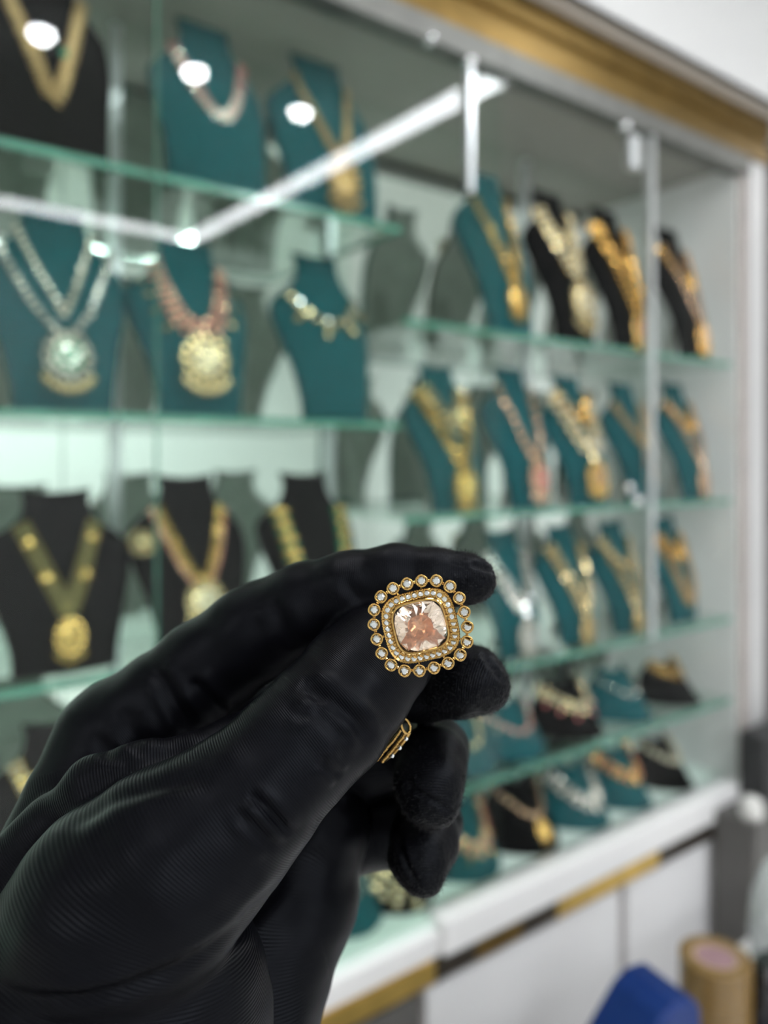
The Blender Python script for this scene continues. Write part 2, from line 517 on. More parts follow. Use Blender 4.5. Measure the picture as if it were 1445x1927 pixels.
class Bust:
    def __init__(self, X, y0, z0, H, W, low, foot=0.0):
        self.X, self.y0, self.z0, self.H, self.W, self.low = X, y0, z0, H, W, low
        self.P = LOW if low else TALL
        self.foot = foot
        self.lean = 0.085 if low else 0.26 * H
        self.curve = 0.075 if low else 0.030

    def width(self, v):
        w = self.W * np.interp(v, self.P[:, 0], self.P[:, 1])
        return w + self.foot * self.W * np.clip(1 - np.asarray(v) / 0.6, 0, 1)

    def surf(self, x, v):
        v = np.asarray(v, float); x = np.asarray(x, float)
        y = self.lean * np.clip(v, 0, 1.1) ** (0.8 if self.low else 1.15) - (0.006 if self.low else 0.012) * np.sin(PI * np.clip(v / 0.75, 0, 1))
        y = y + self.curve * (np.abs(x) / self.W) ** 2
        return np.stack([x, y, v * self.H], axis=-1)

    def normal(self, x, v):
        e = 1e-3
        dx = self.surf(x + e * self.W, v) - self.surf(x - e * self.W, v)
        dv = self.surf(x, v + e) - self.surf(x, v - e)
        nn = np.cross(dx, dv)
        return nn / (np.linalg.norm(nn, axis=-1, keepdims=True) + 1e-12)

    def build(self, colour, label):
        nm = 'collar_stand' if self.low else 'necklace_bust'
        root = empty(nm, (self.X, self.y0, self.z0))
        tag(root, label, 'display bust', 'low collar stands in the cabinet' if self.low else 'velvet display busts in the cabinet')
        nu, nv = 18, 28

        def grid(inset, off):
            pts = []
            for j in range(nv + 1):
                v = j / nv
                v = 0.5 + (v - 0.5) * (1 - (1 - inset) * 0.5)
                w = float(self.width(v)) * inset
                a = np.linspace(-1, 1, nu + 1)
                dip = 0.018 * (1 - a ** 2) * (j / nv) ** 12 if not self.low else 0.10 * (1 - np.abs(a)) * (j / nv) ** 6
                p = self.surf(a * w, np.full(nu + 1, v) - dip)
                p[:, 1] += off
                pts.append(p)
            return np.concatenate(pts)

        def solid(inset, o0, o1):
            A, B = grid(inset, o0), grid(inset, o1)
            N = len(A); w = nu + 1
            fs = []
            for j in range(nv):
                for i in range(nu):
                    q = (j * w + i, j * w + i + 1, (j + 1) * w + i + 1, (j + 1) * w + i)
                    fs.append(q)
                    fs.append(tuple(N + k for k in reversed(q)))
            loop = [i for i in range(w)] + [j * w + nu for j in range(1, nv + 1)] + [nv * w + i for i in range(nu - 1, -1, -1)] + [j * w for j in range(nv - 1, 0, -1)]
            for a_, b_ in zip(loop, loop[1:] + loop[:1]):
                fs.append((b_, a_, N + a_, N + b_))
            return MB().add(np.concatenate([A, B]), fs)

        o = solid(1.0, 0.0, 0.011).build('body', M[colour], root, smooth=True)
        solid(0.94, 0.0112, 0.0135).build('back_board', M['card'], root, smooth=True)
        # rear strut
        hz, yb = self.H * 0.5, float(self.surf(0.0, 0.5)[1]) + 0.0137
        yr = yb + (0.035 if self.low else 0.05)
        s = MB()
        tw = 0.018
        yb0 = float(self.surf(0.0, 0.02)[1]) + 0.0145
        s.add([(-tw, yb, hz), (tw, yb, hz), (tw, yr, 0), (-tw, yr, 0), (-tw, yb + 0.004, hz), (tw, yb + 0.004, hz), (tw, yr + 0.004, 0), (-tw, yr + 0.004, 0)],
              [(0, 1, 2, 3), (7, 6, 5, 4), (0, 4, 5, 1), (1, 5, 6, 2), (2, 6, 7, 3), (3, 7, 4, 0)])
        s.build('strut', M['card'], root)
        return root


def strand_path(b, v0, v1, x1, p, q=1.0, n=400):
    t = np.linspace(-1, 1, n)
    v = v0 + (v1 - v0) * np.abs(t) ** p
    x = np.sign(t) * x1 * b.W * np.abs(t) ** q
    return x, v


def necklace(b, label, group, strands, pendant=None, name='necklace'):
    root = empty(name, (b.X, b.y0, b.z0))
    tag(root, label, 'necklace', group)
    for st in strands:
        x, v = strand_path(b, st['v0'], st['v1'], st['x1'], st.get('p', 1.5), st.get('q', 1.0))
        P = b.surf(x, v)
        Nn = b.normal(x, v)
        seg = np.linalg.norm(np.diff(P, axis=0), axis=1)
        L = np.concatenate([[0], np.cumsum(seg)])
        size = st['size']
        rows = st.get('rows', 1)
        sty = st.get('style', 'bead')
        step = size * st.get('step', 1.0)
        k = max(4, int(L[-1] / step))
        mb, gm, hang = MB(), MB(), []
        for i in range(k + 1):
            s = L[-1] * i / k
            j = min(len(L) - 2, int(np.searchsorted(L, s)))
            pc, nn = P[j], Nn[j]
            tg = P[min(j + 1, len(P) - 1)] - P[max(j - 1, 0)]
            tg /= np.linalg.norm(tg) + 1e-12
            sd = np.cross(nn, tg)
            if sd[2] < 0: sd = -sd
            gw = 1 - st.get('grad', 0.0) * abs(2 * s / L[-1] - 1)      # larger towards the middle
            for rr_ in range(rows):
                off = (rr_ - (rows - 1) / 2) * size * 0.92 * gw
                c0 = pc + sd * off + nn * (size * 0.30 + 0.0008)
                sz = size * gw * random.uniform(0.94, 1.06)
                if sty == 'bead':
                    blob(mb, c0, sz * 0.5, sz * 0.5, sz * 0.45, nn, sd, ICO1, random.uniform(0, 1))
                elif sty == 'disc':
                    blob(mb, c0, sz * 0.55, sz * 0.55, sz * 0.28, nn, sd, ICO1, random.uniform(0, 1))
                    blob(gm, c0 + nn * sz * 0.2, sz * 0.30, sz * 0.30, sz * 0.2, nn, sd, ICO1)
                elif sty == 'leaf':
                    blob(mb, c0 - sd * sz * 0.3, sz * 0.26, sz * 0.85, sz * 0.22, nn, sd, ICO1)
                    blob(mb, c0 + sd * sz * 0.35, sz * 0.34, sz * 0.34, sz * 0.28, nn, sd, ICO1)
                elif sty == 'wide':
                    blob(mb, c0 + nn * 0.003, sz * 0.80, sz * 0.42, sz * 0.35, nn, (0, 0, 1), ICO2)
                elif sty == 'big':
                    blob(mb, c0, sz * 0.62, sz * 0.5, sz * 0.45, nn, sd, ICO2)
            if st.get('fringe') and i % st.get('fevery', 2) == 0 and abs(2 * s / L[-1] - 1) < st.get('fspan', 0.9):
                fl = st['fringe'] * gw
                c0 = pc - sd * (size * rows * 0.5 + fl * 0.5) + nn * (size * 0.25 + 0.001)
                hang.append(blob_of(c0, fl * 0.33, fl * 0.5, fl * 0.28, nn, sd))
        # fine backing cord through the beads
        ix = np.linspace(0, len(P) - 1, 60).astype(int)
        mb.tube(P[ix] + Nn[ix] * 0.0016, 0.0012, 5)
        so = mb.build('strand', M[st['mat']], root, smooth=(sty in ('big', 'wide')))
        if gm.n: gm.build('gemstones', M[st.get('gem', 'cream')], so)
        for q in hang: q.build('drop', M[st.get('fmat', st['mat'])], so)
    if pendant:
        pd = pendant
        v = pd['v']
        xo = pd.get('x', 0.0) * b.W
        c0 = b.surf(np.array(xo), np.array(v)); nn = b.normal(np.array(xo), np.array(v))
        t, bb_, nn = frame_of(nn)
        s = pd['size']
        mb, gm, singles = MB(), MB(), []
        ce = c0 + nn * (s * 0.14 + 0.002)
        el = pd.get('elong', 1.0)
        blob(mb, ce, s * 0.42, s * 0.42 * el, s * 0.12, nn, src=ICO2)
        m1 = 14
        for i in range(m1):
            a = 2 * PI * i / m1
            d = t * math.cos(a) + bb_ * math.sin(a) * el
            blob(mb, ce + d * s * 0.47, s * 0.115, s * 0.115, s * 0.10, nn)
        for i in range(9):
            a = 2 * PI * i / 9
            d = t * math.cos(a) + bb_ * math.sin(a) * el
            blob(gm, ce + d * s * 0.27 + nn * s * 0.10, s * 0.085, s * 0.085, s * 0.06, nn)
        blob(gm, ce + nn * s * 0.11, s * 0.16, s * 0.16, s * 0.09, nn)
        nd = pd.get('drops', 0)
        for i in range(nd):
            a = -PI / 2 + (i - (nd - 1) / 2) * (1.9 / max(nd, 2))
            d = t * math.cos(a) + bb_ * math.sin(a) * el
            q1 = MB(); blob(q1, ce + d * s * 0.66, s * 0.085, s * 0.13, s * 0.08, nn); singles.append(q1)
        if pd.get('tier'):
            blob(mb, ce - bb_ * s * (0.62 * el), s * 0.26, s * 0.30, s * 0.10, nn, src=ICO2)
            blob(gm, ce - bb_ * s * (0.62 * el) + nn * s * 0.09, s * 0.13, s * 0.13, s * 0.06, nn)
            for i in range(5):
                a = -PI / 2 + (i - 2) * 0.5
                d = t * math.cos(a) + bb_ * math.sin(a)
                q1 = MB(); blob(q1, ce - bb_ * s * 0.62 * el + d * s * 0.38, s * 0.07, s * 0.10, s * 0.07, nn); singles.append(q1)
        po = mb.build('pendant', M[pd['mat']], root)
        gm.build('gemstones', M[pd.get('gem', 'cream')], po)
        for q1 in singles: q1.build('drop', M[pd.get('dmat', pd['mat'])], po)
    return root


YN = 1.12


def S(v0, v1, x1, p, size, mat, **k):
    return dict(v0=v0, v1=v1, x1=x1, p=p, size=size, mat=mat, **k)


SITES = [
 # shelf, neck px, H, W, colour, bust label, necklace label, strands, pendant
 ('A', 76, .290, .088, 'black', 'black velvet bust on the upper left shelf under the spiky bronze-gold necklace',
  'spiky bronze-gold V necklace on the upper left black bust',
  [S(.24, .84, .56, 1.15, .012, 'antique', style='leaf', rows=1, step=.62)], None),
 ('A', 386, .282, .090, 'teal', 'teal bust on the upper left shelf wearing the pinkish bead collar',
  'pinkish silver bead collar on the middle teal bust of the top left shelf',
  [S(.40, .80, .60, 1.9, .010, 'silver', style='disc', gem='ruby', rows=2)], None),
 ('A', 598, .290, .100, 'teal', 'teal bust on the upper left shelf wearing the long bronze necklace with fringed pendant',
  'long bronze-gold necklace with fringed pendant hanging low on the upper left shelf',
  [S(.34, .84, .50, 1.5, .010, 'antique', style='bead', rows=2, grad=.3)], dict(v=.20, size=.058, mat='antique', gem='orangegold', drops=7, elong=1.3)),
 ('B', 100, .290, .094, 'teal', 'teal bust on the middle left shelf wearing the two-strand silver necklace',
  'two-strand silver necklace with emerald pendant on the middle left teal bust',
  [S(.44, .84, .50, 1.15, .011, 'silver', style='disc', rows=1), S(.34, .80, .80, 1.6, .012, 'silver', style='disc', gem='clear')],
  dict(v=.24, size=.060, mat='silver', gem='emerald', drops=9, elong=1.1, dmat='palegold')),
 ('B', 350, .272, .094, 'teal', 'teal bust on the middle left shelf wearing the pink choker',
  'pink and gold choker with a big round cream pendant on a teal bust',
  [S(.46, .84, .55, 3.0, .0125, 'rosegold', style='disc', gem='ruby', rows=3, grad=.35, fringe=.016, fmat='palegold')],
  dict(v=.29, size=.066, mat='palegold', gem='cream', drops=9, elong=1.05)),
 ('B', 597, .285, .090, 'teal', 'teal bust on the middle left shelf wearing the short choker with large stones',
  'short gold choker with large glinting stones on the third middle-shelf teal bust',
  [S(.56, .72, .66, 2.4, .018, 'palegold', style='disc', gem='clear', rows=1, fringe=.022, fevery=2, fmat='palegold')], None),
 ('C', 108, .240, .098, 'black', 'black bust on the lower left shelf wearing the long green-gold chain',
  'long green-gold chain with round gold motifs and pendant on a black bust',
  [S(.32, .80, .48, 1.05, .0050, 'greenbead', rows=5, step=1.1)], dict(v=.20, size=.036, mat='gold', gem='gold', drops=7, tier=False, elong=1.3)),
 ('C', 352, .258, .092, 'black', 'black bust on the lower left shelf wearing the chunky gold necklace',
  'chunky gold necklace with pink edges and cream pendant on a black bust',
  [S(.40, .80, .52, 1.5, .009, 'gold', style='bead', rows=2, q=.9), S(.36, .79, .62, 1.6, .008, 'rosegold', style='disc', gem='ruby', q=.9)],
  dict(v=.29, size=.056, mat='palegold', gem='cream', drops=7)),
 ('C', 575, .260, .090, 'black', 'black bust on the lower left shelf wearing green and gold strands',
  'green beaded necklace with big gold beads on a black bust above the glove',
  [S(.22, .74, .62, 1.6, .021, 'gold', style='wide', step=1.05, q=.35), S(.24, .76, .62, 1.6, .010, 'emerald', style='bead', step=1.0, q=.35, rows=3)],
  dict(v=.16, size=.045, mat='gold', gem='emerald', drops=5)),
 ('D', 108, .240, .092, 'black', 'black bust low at the left edge behind the wrist',
  'yellow gold necklace with clear stones low at the left edge behind the wrist',
  [S(.30, .80, .58, 1.2, .011, 'gold', style='disc', gem='clear', rows=2)], dict(v=.2, size=.05, mat='gold', gem='cream', drops=5)),

 ('a', 912, .335, .088, 'teal', 'teal bust on the top right shelf, first beside the shelf joint',
  'bright yellow gold V necklace on the first teal bust of the top right shelf',
  [S(.28, .84, .52, 1.25, .0085, 'gold', rows=2, style='bead', grad=.25)], dict(v=.19, size=.040, mat='gold', gem='gold', drops=5, elong=1.35)),
 ('a', 1034, .335, .086, 'black', 'black bust on the top right shelf wearing the pale gold double necklace',
  'pale gold double necklace with long cream pendant on a black bust',
  [S(.40, .84, .54, 1.3, .012, 'palegold', style='disc', rows=2), S(.66, .84, .60, 1.9, .010, 'palegold', style='bead', rows=2)],
  dict(v=.24, size=.058, mat='palegold', gem='cream', drops=7, elong=1.35)),
 ('a', 1140, .335, .086, 'black', 'black bust on the top right shelf wearing layered orange-gold necklaces',
  'layered orange-gold necklaces with a low pendant on a black bust',
  [S(.22, .82, .52, 1.3, .011, 'orangegold', rows=2, style='bead'), S(.55, .84, .62, 1.8, .014, 'orangegold', style='disc', gem='orangegold', rows=2)],
  dict(v=.13, size=.046, mat='gold', gem='ruby', drops=5, elong=1.3)),
 ('a', 1258, .335, .084, 'black', 'black bust at the far right end of the top right shelf',
  'rose gold strand and gold choker on the end black bust of the top right shelf',
  [S(.26, .82, .50, 1.3, .011, 'rosegold', style='disc', gem='rosegold', rows=1), S(.52, .80, .64, 1.6, .013, 'orangegold', style='disc', gem='orangegold', rows=1)],
  dict(v=.15, size=.040, mat='orangegold', gem='rosegold', drops=5, elong=1.3)),

 ('b', 824, .278, .084, 'teal', 'teal bust wearing the two-layer yellow gold necklace beside the shelf joint',
  'two-layer yellow gold V necklace with pendant on a teal bust',
  [S(.30, .80, .66, 1.2, .0095, 'gold', rows=2, style='bead'), S(.56, .82, .48, 1.2, .0095, 'palegold', rows=2, style='bead')],
  dict(v=.17, size=.044, mat='gold', gem='gold', drops=5, elong=1.5)),
 ('b', 960, .288, .084, 'teal', 'teal bust wearing the single rose gold U necklace',
  'single-strand rose gold U necklace with drop pendant on a teal bust',
  [S(.32, .84, .50, 1.9, .0125, 'rosegold', style='disc', gem='rosegold', rows=1, grad=.2)], dict(v=.20, size=.044, mat='rosegold', gem='ruby', drops=5, elong=1.4)),
 ('b', 1068, .282, .084, 'teal', 'teal bust wearing the broad cream and gold bib necklace',
  'broad cream and gold bib necklace with round pendant on a teal bust',
  [S(.38, .80, .60, 1.7, .015, 'palegold', style='disc', gem='cream', rows=2), S(.64, .84, .58, 1.6, .011, 'orangegold', style='bead', rows=2)],
  dict(v=.21, size=.052, mat='gold', gem='rosegold', drops=7)),
 ('b', 1172, .278, .082, 'teal', 'teal bust wearing the thin antique gold Y necklace',
  'thin antique gold Y necklace on the teal bust behind the door edge',
  [S(.46, .80, .56, 1.3, .0075, 'antique', style='bead', rows=2)], dict(v=.32, size=.034, mat='rosegold', gem='ruby', drops=3, elong=2.0)),
 ('b', 1268, .290, .080, 'teal', 'teal bust at the right end of the second right shelf',
  'copper-coloured rope necklace with choker on the end teal bust of the second right shelf',
  [S(.28, .80, .54, 1.4, .0125, 'rosegold', style='bead', rows=1), S(.60, .80, .60, 1.7, .010, 'orangegold', style='bead', rows=2)],
  dict(v=.14, size=.036, mat='rosegold', gem='rosegold', drops=3, elong=1.6)),

 ('c', 946, .245, .082, 'teal', 'teal bust wearing the silver necklace just right of the gloved fingertip',
  'silver white-stone necklace with long drop on the teal bust just right of the fingertip',
  [S(.36, .80, .62, 1.4, .011, 'silver', style='disc', gem='clear', rows=2)], dict(v=.16, size=.044, mat='silver', gem='clear', drops=5, elong=1.4)),
 ('c', 1056, .248, .082, 'teal', 'teal bust wearing the wide pale gold V necklace',
  'wide pale gold V necklace on a teal bust of the third right shelf',
  [S(.24, .80, .56, 1.15, .0095, 'palegold', rows=2, style='bead', grad=-.2)], dict(v=.13, size=.036, mat='palegold', gem='gold', drops=5, elong=1.4)),
 ('c', 1152, .248, .082, 'teal', 'teal bust wearing the double pale gold necklace',
  'double pale gold necklace with short upper strand, third right shelf',
  [S(.22, .82, .56, 1.2, .009, 'palegold', rows=2, style='bead'), S(.58, .80, .62, 1.5, .011, 'gold', rows=1, style='disc')], dict(v=.12, size=.032, mat='palegold', gem='gold', drops=3, elong=1.4)),
 ('c', 1252, .250, .078, 'teal', 'teal bust at the right end of the third right shelf',
  'plain bronze-gold rope loop with choker band on the end teal bust, third right shelf',
  [S(.18, .80, .56, 1.9, .009, 'antique', rows=2, style='bead'), S(.62, .78, .60, 1.8, .010, 'orangegold', rows=3, style='bead')], None),

 ('d', 862, .095, .092, 'teal', 'teal collar stand half hidden behind the curled ring finger',
  'pale gold collar on the teal stand half hidden behind the ring finger',
  [S(.42, .82, .62, 1.8, .010, 'palegold', style='disc', rows=1)], None),
 ('d', 955, .095, .098, 'teal', 'low teal collar stand just below the middle fingertip',
  'pinkish silver collar with a green stone on a low teal stand',
  [S(.42, .84, .66, 1.8, .011, 'silver', style='disc', gem='ruby', rows=1, fringe=.010)], None),
 ('d', 1070, .105, .092, 'black', 'low black collar stand with the fringed cream collar',
  'cream collar with deep pink fringe on a low black stand',
  [S(.48, .84, .70, 1.8, .011, 'palegold', style='disc', gem='cream', rows=2, fringe=.014, fmat='ruby')], None),
 ('d', 1165, .105, .088, 'teal', 'low teal collar stand between the two low black ones on the lowest shelf',
  'thin silver collar on a low teal stand of the lowest shelf',
  [S(.46, .80, .66, 1.9, .007, 'silver', style='bead', rows=1)], None),
 ('d', 1258, .090, .086, 'black', 'low black collar stand at the right end of the lowest shelf',
  'gold choker on the low black stand at the right end of the lowest shelf',
  [S(.62, .92, .50, 1.9, .011, 'orangegold', style='disc', gem='palegold', rows=2)], None),

 ('f', 640, .095, .090, 'teal', 'teal collar stand on the deck beside the dark wrist',
  'silver chain collar on the deck stand beside the wrist',
  [S(.45, .80, .62, 1.8, .007, 'silver', style='bead', rows=1)], None),
 ('f', 738, .085, .090, 'black', 'black collar stand on the deck below the little finger',
  'broad cream gold bib collar on the deck below the little finger',
  [S(.30, .84, .68, 1.8, .014, 'palegold', style='disc', gem='cream', rows=4, grad=.2)], None),
 ('f', 868, .125, .092, 'teal', 'teal collar stand on the deck right of the little fingertip',
  'gold crescent collar with red stones right of the little fingertip',
  [S(.34, .80, .66, 1.8, .012, 'palegold', style='disc', gem='ruby', rows=2, fringe=.012, fmat='gold')], None),
 ('f', 982, .125, .092, 'black', 'black collar stand on the deck with the rose gold collar',
  'rose gold collar with small gold centre drop on a black deck stand',
  [S(.46, .84, .62, 1.8, .012, 'rosegold', style='disc', gem='rosegold', rows=1, grad=.1)], dict(v=.28, size=.030, mat='gold', gem='gold', drops=3, elong=1.2)),
 ('f', 1082, .115, .088, 'teal', 'teal collar stand on the deck with bright white stones',
  'bright white-stone collar on a teal deck stand',
  [S(.34, .80, .66, 1.8, .014, 'silver', style='disc', gem='clear', rows=2)], None),
 ('f', 1165, .120, .084, 'teal', 'teal collar stand on the deck with the pink-centred gold collar',
  'gold collar with pink centre on a teal deck stand',
  [S(.46, .82, .66, 1.8, .012, 'gold', style='disc', gem='ruby', rows=2)], None),
 ('f', 1246, .105, .078, 'black', 'black collar stand at the far right of the deck',
  'pinkish pearl collar on the black stand at the far right of the deck',
  [S(.50, .84, .64, 1.8, .013, 'cream', style='bead', rows=1)], None),
]
for sh, px, H, W, colr, bl, nl, strands, pend in SITES:
    low = sh in 'df'
    if sh in 'abc':
        strands = [dict(t, size=t['size'] * 1.5) for t in strands]
    elif low:
        strands = [dict(t, size=t['size'] * 1.3) for t in strands]
    if sh in 'abc':
        if pend: pend = dict(pend, size=pend['size'] * 1.15)
    X = float(at(px, 865, YN)[0])
    if X + W > XR - 0.006: X = XR - 0.006 - W
    lean = 0.085 if low else 0.26 * H
    b = Bust(X, YN - lean + (0.006 if low else 0), CAMZ + SH[sh] + 0.0005, H, W, low, 0.28 if sh == 'A' else 0.06 if not low else 0.0)
    b.build(colr, bl)
    nk = necklace(b, nl, 'collars on the low stands' if low else 'necklaces on the display busts', strands, pend, name='collar' if low else 'necklace')
    if nl.startswith('long green-gold'):
        for xx, vv in ((-.42, .70), (-.24, .52), (.24, .52), (.42, .72)):
            mo = MB()
            blob(mo, b.surf(np.array(xx * W), np.array(vv)) + b.normal(np.array(xx * W), np.array(vv)) * 0.006, .010, .010, .005, b.normal(np.array(xx * W), np.array(vv)), src=ICO2)
            mo.build('motif', M['gold'], nk)
    if nl.startswith('chunky gold'):
        mo = MB()
        for q in range(12):
            a = q * 2 * PI / 12
            xx, vv = -.80 + .16 * math.cos(a), .62 + .055 * math.sin(a)
            blob(mo, b.surf(np.array(xx * W), np.array(vv)) + b.normal(np.array(xx * W), np.array(vv)) * 0.005, .006, .006, .005, b.normal(np.array(xx * W), np.array(vv)))
        blob(mo, b.surf(np.array(-.8 * W), np.array(.62)) + b.normal(np.array(-.8 * W), np.array(.62)) * 0.006, .011, .011, .006, b.normal(np.array(-.8 * W), np.array(.62)), src=ICO2)
        mo.build('side_brooch', M['palegold'], nk)
    if nl.startswith('spiky'):
        ge = MB()
        blob(ge, b.surf(np.array(.16 * W), np.array(.47)) + b.normal(np.array(.16 * W), np.array(.47)) * 0.009, .006, .006, .004, src=ICO2)
        ge.build('green_stone', M['emerald'], nk)

# ------------------------------------------------------------------ lamps of the room, with added unseen fill panels
RISE = ZC - CAMZ


def lamp_xy(px, py, rise=RISE - 0.02):
    """where on the ceiling a lamp hangs whose mirror image in the glass doors shows there"""
    u, v = (px - CX) / FOC, (HOR - py) / FOC
    s = rise / v
    P = s * (F + u * R)
    return P[0], 2 * YG - P[1]


def downlight(x, y, label):
    t = empty('downlight', (x, y, ZC))
    MB().lathe([(0.040, -0.004), (0.056, -0.004), (0.058, 0.0), (0.040, 0.0)], n=40, close=True).build('trim_ring', M['alu'], t, smooth=False)
    MB().lathe([(0.001, -0.034), (0.018, -0.031), (0.030, -0.023), (0.037, -0.012), (0.0385, -0.003), (0.0385, -0.0005), (0.001, -0.0005)], n=32).build('lens', M['spot'], t)
    tag(t, label, 'ceiling light', 'recessed ceiling downlights')


SP = [lamp_xy(78, 72), lamp_xy(370, 140), lamp_xy(570, 215)]
dl = ['round ceiling downlight mirrored at the far left of the glass', 'round ceiling downlight mirrored in the glass above the pinkish collar', 'round ceiling downlight mirrored over the bronze necklace']
for (x, y), lb in zip(SP, dl): downlight(x, y, lb)

def led_bar(p, q, name_parent, w=0.05):
    p, q = np.array(p), np.array(q)
    d = (q - p) / np.linalg.norm(q - p)
    nrm = np.array([-d[1], d[0]])
    def slab(ww, z0, z1):
        c4 = [p - nrm * ww / 2, q - nrm * ww / 2, q + nrm * ww / 2, p + nrm * ww / 2]
        v = [(a[0], a[1], z0) for a in c4] + [(a[0], a[1], z1) for a in c4]
        return MB().add(v, [(0, 3, 2, 1), (4, 5, 6, 7), (0, 1, 5, 4), (1, 2, 6, 5), (2, 3, 7, 6), (3, 0, 4, 7)])
    slab(w + 0.012, ZC - 0.012, ZC).build('housing', M['alu'], name_parent)
    slab(w, ZC - 0.02, ZC - 0.012).build('diffuser', M['led'], name_parent)


c0 = lamp_xy(362, 450)
c1 = lamp_xy(975, 129)
c2 = lamp_xy(-10, 378)
dd = np.array(c2) - np.array(c0)
c2 = np.array(c0) + dd * 2.2
led = empty('linear_light', (0, 0, 0))
led_bar(c0, c1, led, 0.10)
led_bar(np.array(c0) - dd * 0.03, c2, led, 0.13)
tag(led, 'L-shaped white linear ceiling light mirrored as a bright bent bar in the glass', 'ceiling light')

for i, (x, y, w, h, lb) in enumerate(((-1.4, -0.5, 0.6, 0.6, 'added square fill light on the ceiling left of the viewpoint'), (0.35, 0.25, 0.5, 0.5, 'added square fill light right above the viewpoint'), (3.8, 0.45, 0.6, 0.6, 'added square fill light on the ceiling near the right wall'),
                                   (-0.6, -2.8, 1.6, 0.45, 'added long fill light beside the rear wall'), (0.55, -3.12, 0.6, 0.3, 'added long fill light in the rear corner row'))):
    t = empty('fill_panel', (x, y, ZC))  # unseen panels, added only to brighten the room
    MB().box(-w / 2, w / 2, -h / 2, h / 2, -0.012, -0.002).build('diffuser', M['fill_led'], t)
    fr = MB()
    for a in ((-w / 2 - .02, -w / 2 - .001, -h / 2 - .02, h / 2 + .02), (w / 2 + .001, w / 2 + .02, -h / 2 - .02, h / 2 + .02), (-w / 2, w / 2, -h / 2 - .02, -h / 2 - .001), (-w / 2, w / 2, h / 2 + .001, h / 2 + .02)):
        fr.box(*a, -0.015, 0)
    fr.build('fill_panel_frame', M['white'], t)
    tag(t, lb, 'ceiling light')
# ------------------------------------------------------------------ gloved hand (camera-space millimetres, then moved into the world)
def chain(*pts):
    """pts = (px, py, depth mm, radius px) -> centres and radii in mm"""
    return [(cam_pt(p[0], p[1], p[2]), p[3] * p[2] / FOC) for p in pts]


INDEX = chain((222, 1402, 212, 104), (300, 1334, 211, 98), (384, 1262, 211, 93), (480, 1190, 209, 88), (575, 1143, 206, 80), (655, 1112, 203, 73), (740, 1091, 201, 66), (820, 1089, 199, 56), (878, 1090, 198, 46), (897, 1092, 198, 38))
MIDDLE = chain((345, 1445, 236, 88), (480, 1360, 238, 80), (600, 1310, 234, 76), (700, 1292, 226, 74), (800, 1284, 216, 70), (862, 1281, 208, 66), (892, 1283, 204, 61), (914, 1294, 204, 44))
RINGF = chain((430, 1520, 246, 88), (560, 1470, 248, 80), (690, 1425, 248, 72), (790, 1415, 243, 64), (818, 1410, 230, 62), (812, 1432, 214, 64), (808, 1472, 205, 64), (812, 1505, 203, 52))
PINKY = chain((510, 1610, 244, 84), (620, 1580, 247, 74), (730, 1560, 247, 64), (805, 1545, 243, 56), (812, 1552, 230, 56), (798, 1582, 219, 62), (788, 1615, 212, 56), (800, 1655, 208, 30))
PALM = [chain((180, 1760, 205, 130), (222, 1402, 212, 100)), chain((280, 1790, 215, 130), (345, 1445, 234, 90)), chain((370, 1790, 222, 128), (430, 1520, 244, 92)),
        chain((440, 1800, 222, 118), (510, 1610, 242, 92)), chain((440, 1800, 222, 118), (560, 1690, 232, 104)), chain((470, 1990, 205, 118), (490, 1850, 218, 116), (560, 1690, 230, 106))]
HOLLOW = chain((500, 1640, 232, 95), (600, 1560, 236, 95))
THUMB = chain((150, 1800, 172, 190), (235, 1705, 168, 196), (330, 1620, 168, 172), (420, 1545, 170, 142), (490, 1478, 172, 122), (560, 1405, 176, 112), (620, 1345, 181, 110), (675, 1278, 188, 104), (728, 1218, 194, 90), (757, 1186, 197, 78))
WRIST = chain((210, 1930, 176, 300), (130, 2080, 172, 330), (20, 2290, 168, 340), (-120, 2560, 160, 350))
EDGE = chain((222, 1402, 212, 104), (165, 1520, 205, 112), (112, 1640, 198, 120), (20, 1850, 188, 150))
WEB = [chain((-120, 1800, 182, 60), (-20, 1690, 184, 50), (40, 1620, 185, 46), (95, 1556, 186, 42), (175, 1482, 184, 42), (270, 1450, 185, 40), (380, 1425, 188, 34), (455, 1385, 193, 28), (520, 1330, 198, 22))]


LIP = None


def smin(a, b, k):
    h = np.maximum(k - np.abs(a - b), 0.0) / k
    return np.minimum(a, b) - h * h * k * 0.25


def capsule(P, a, b, ra, rb):
    ab = b - a
    t = np.clip(((P - a) @ ab) / (ab @ ab), 0, 1)
    d = np.linalg.norm(P - a - t[:, None] * ab, axis=1)
    return d - (ra + (rb - ra) * t)


def chain_sdf(P, ch, k=3.0):
    d = None
    for (a, ra), (b, rb) in zip(ch[:-1], ch[1:]):
        c = capsule(P, a, b, ra, rb)
        d = c if d is None else smin(d, c, k)
    return d


def hand_sdf(P):
    palm = chain_sdf(P, WRIST, 10)
    for ch in PALM: palm = smin(palm, chain_sdf(P, ch, 6), 8)
    palm = smin(palm, chain_sdf(P, HOLLOW, 5), 6)
    palm = smin(palm, chain_sdf(P, EDGE, 5), 8)
    palm = smin(palm, chain_sdf(P, INDEX, 2.5), 6)
    f = palm
    for ch in (MIDDLE, RINGF, PINKY): f = smin(f, chain_sdf(P, ch, 2.5), 0.8)
    th = chain_sdf(P, THUMB, 4)
    d = smin(f, th, 2.2)
    for ch in WEB: d = smin(d, chain_sdf(P, ch, 8), 3.0)
    if LIP: d = smin(d, chain_sdf(P, LIP, 3), 2.2)
    return d


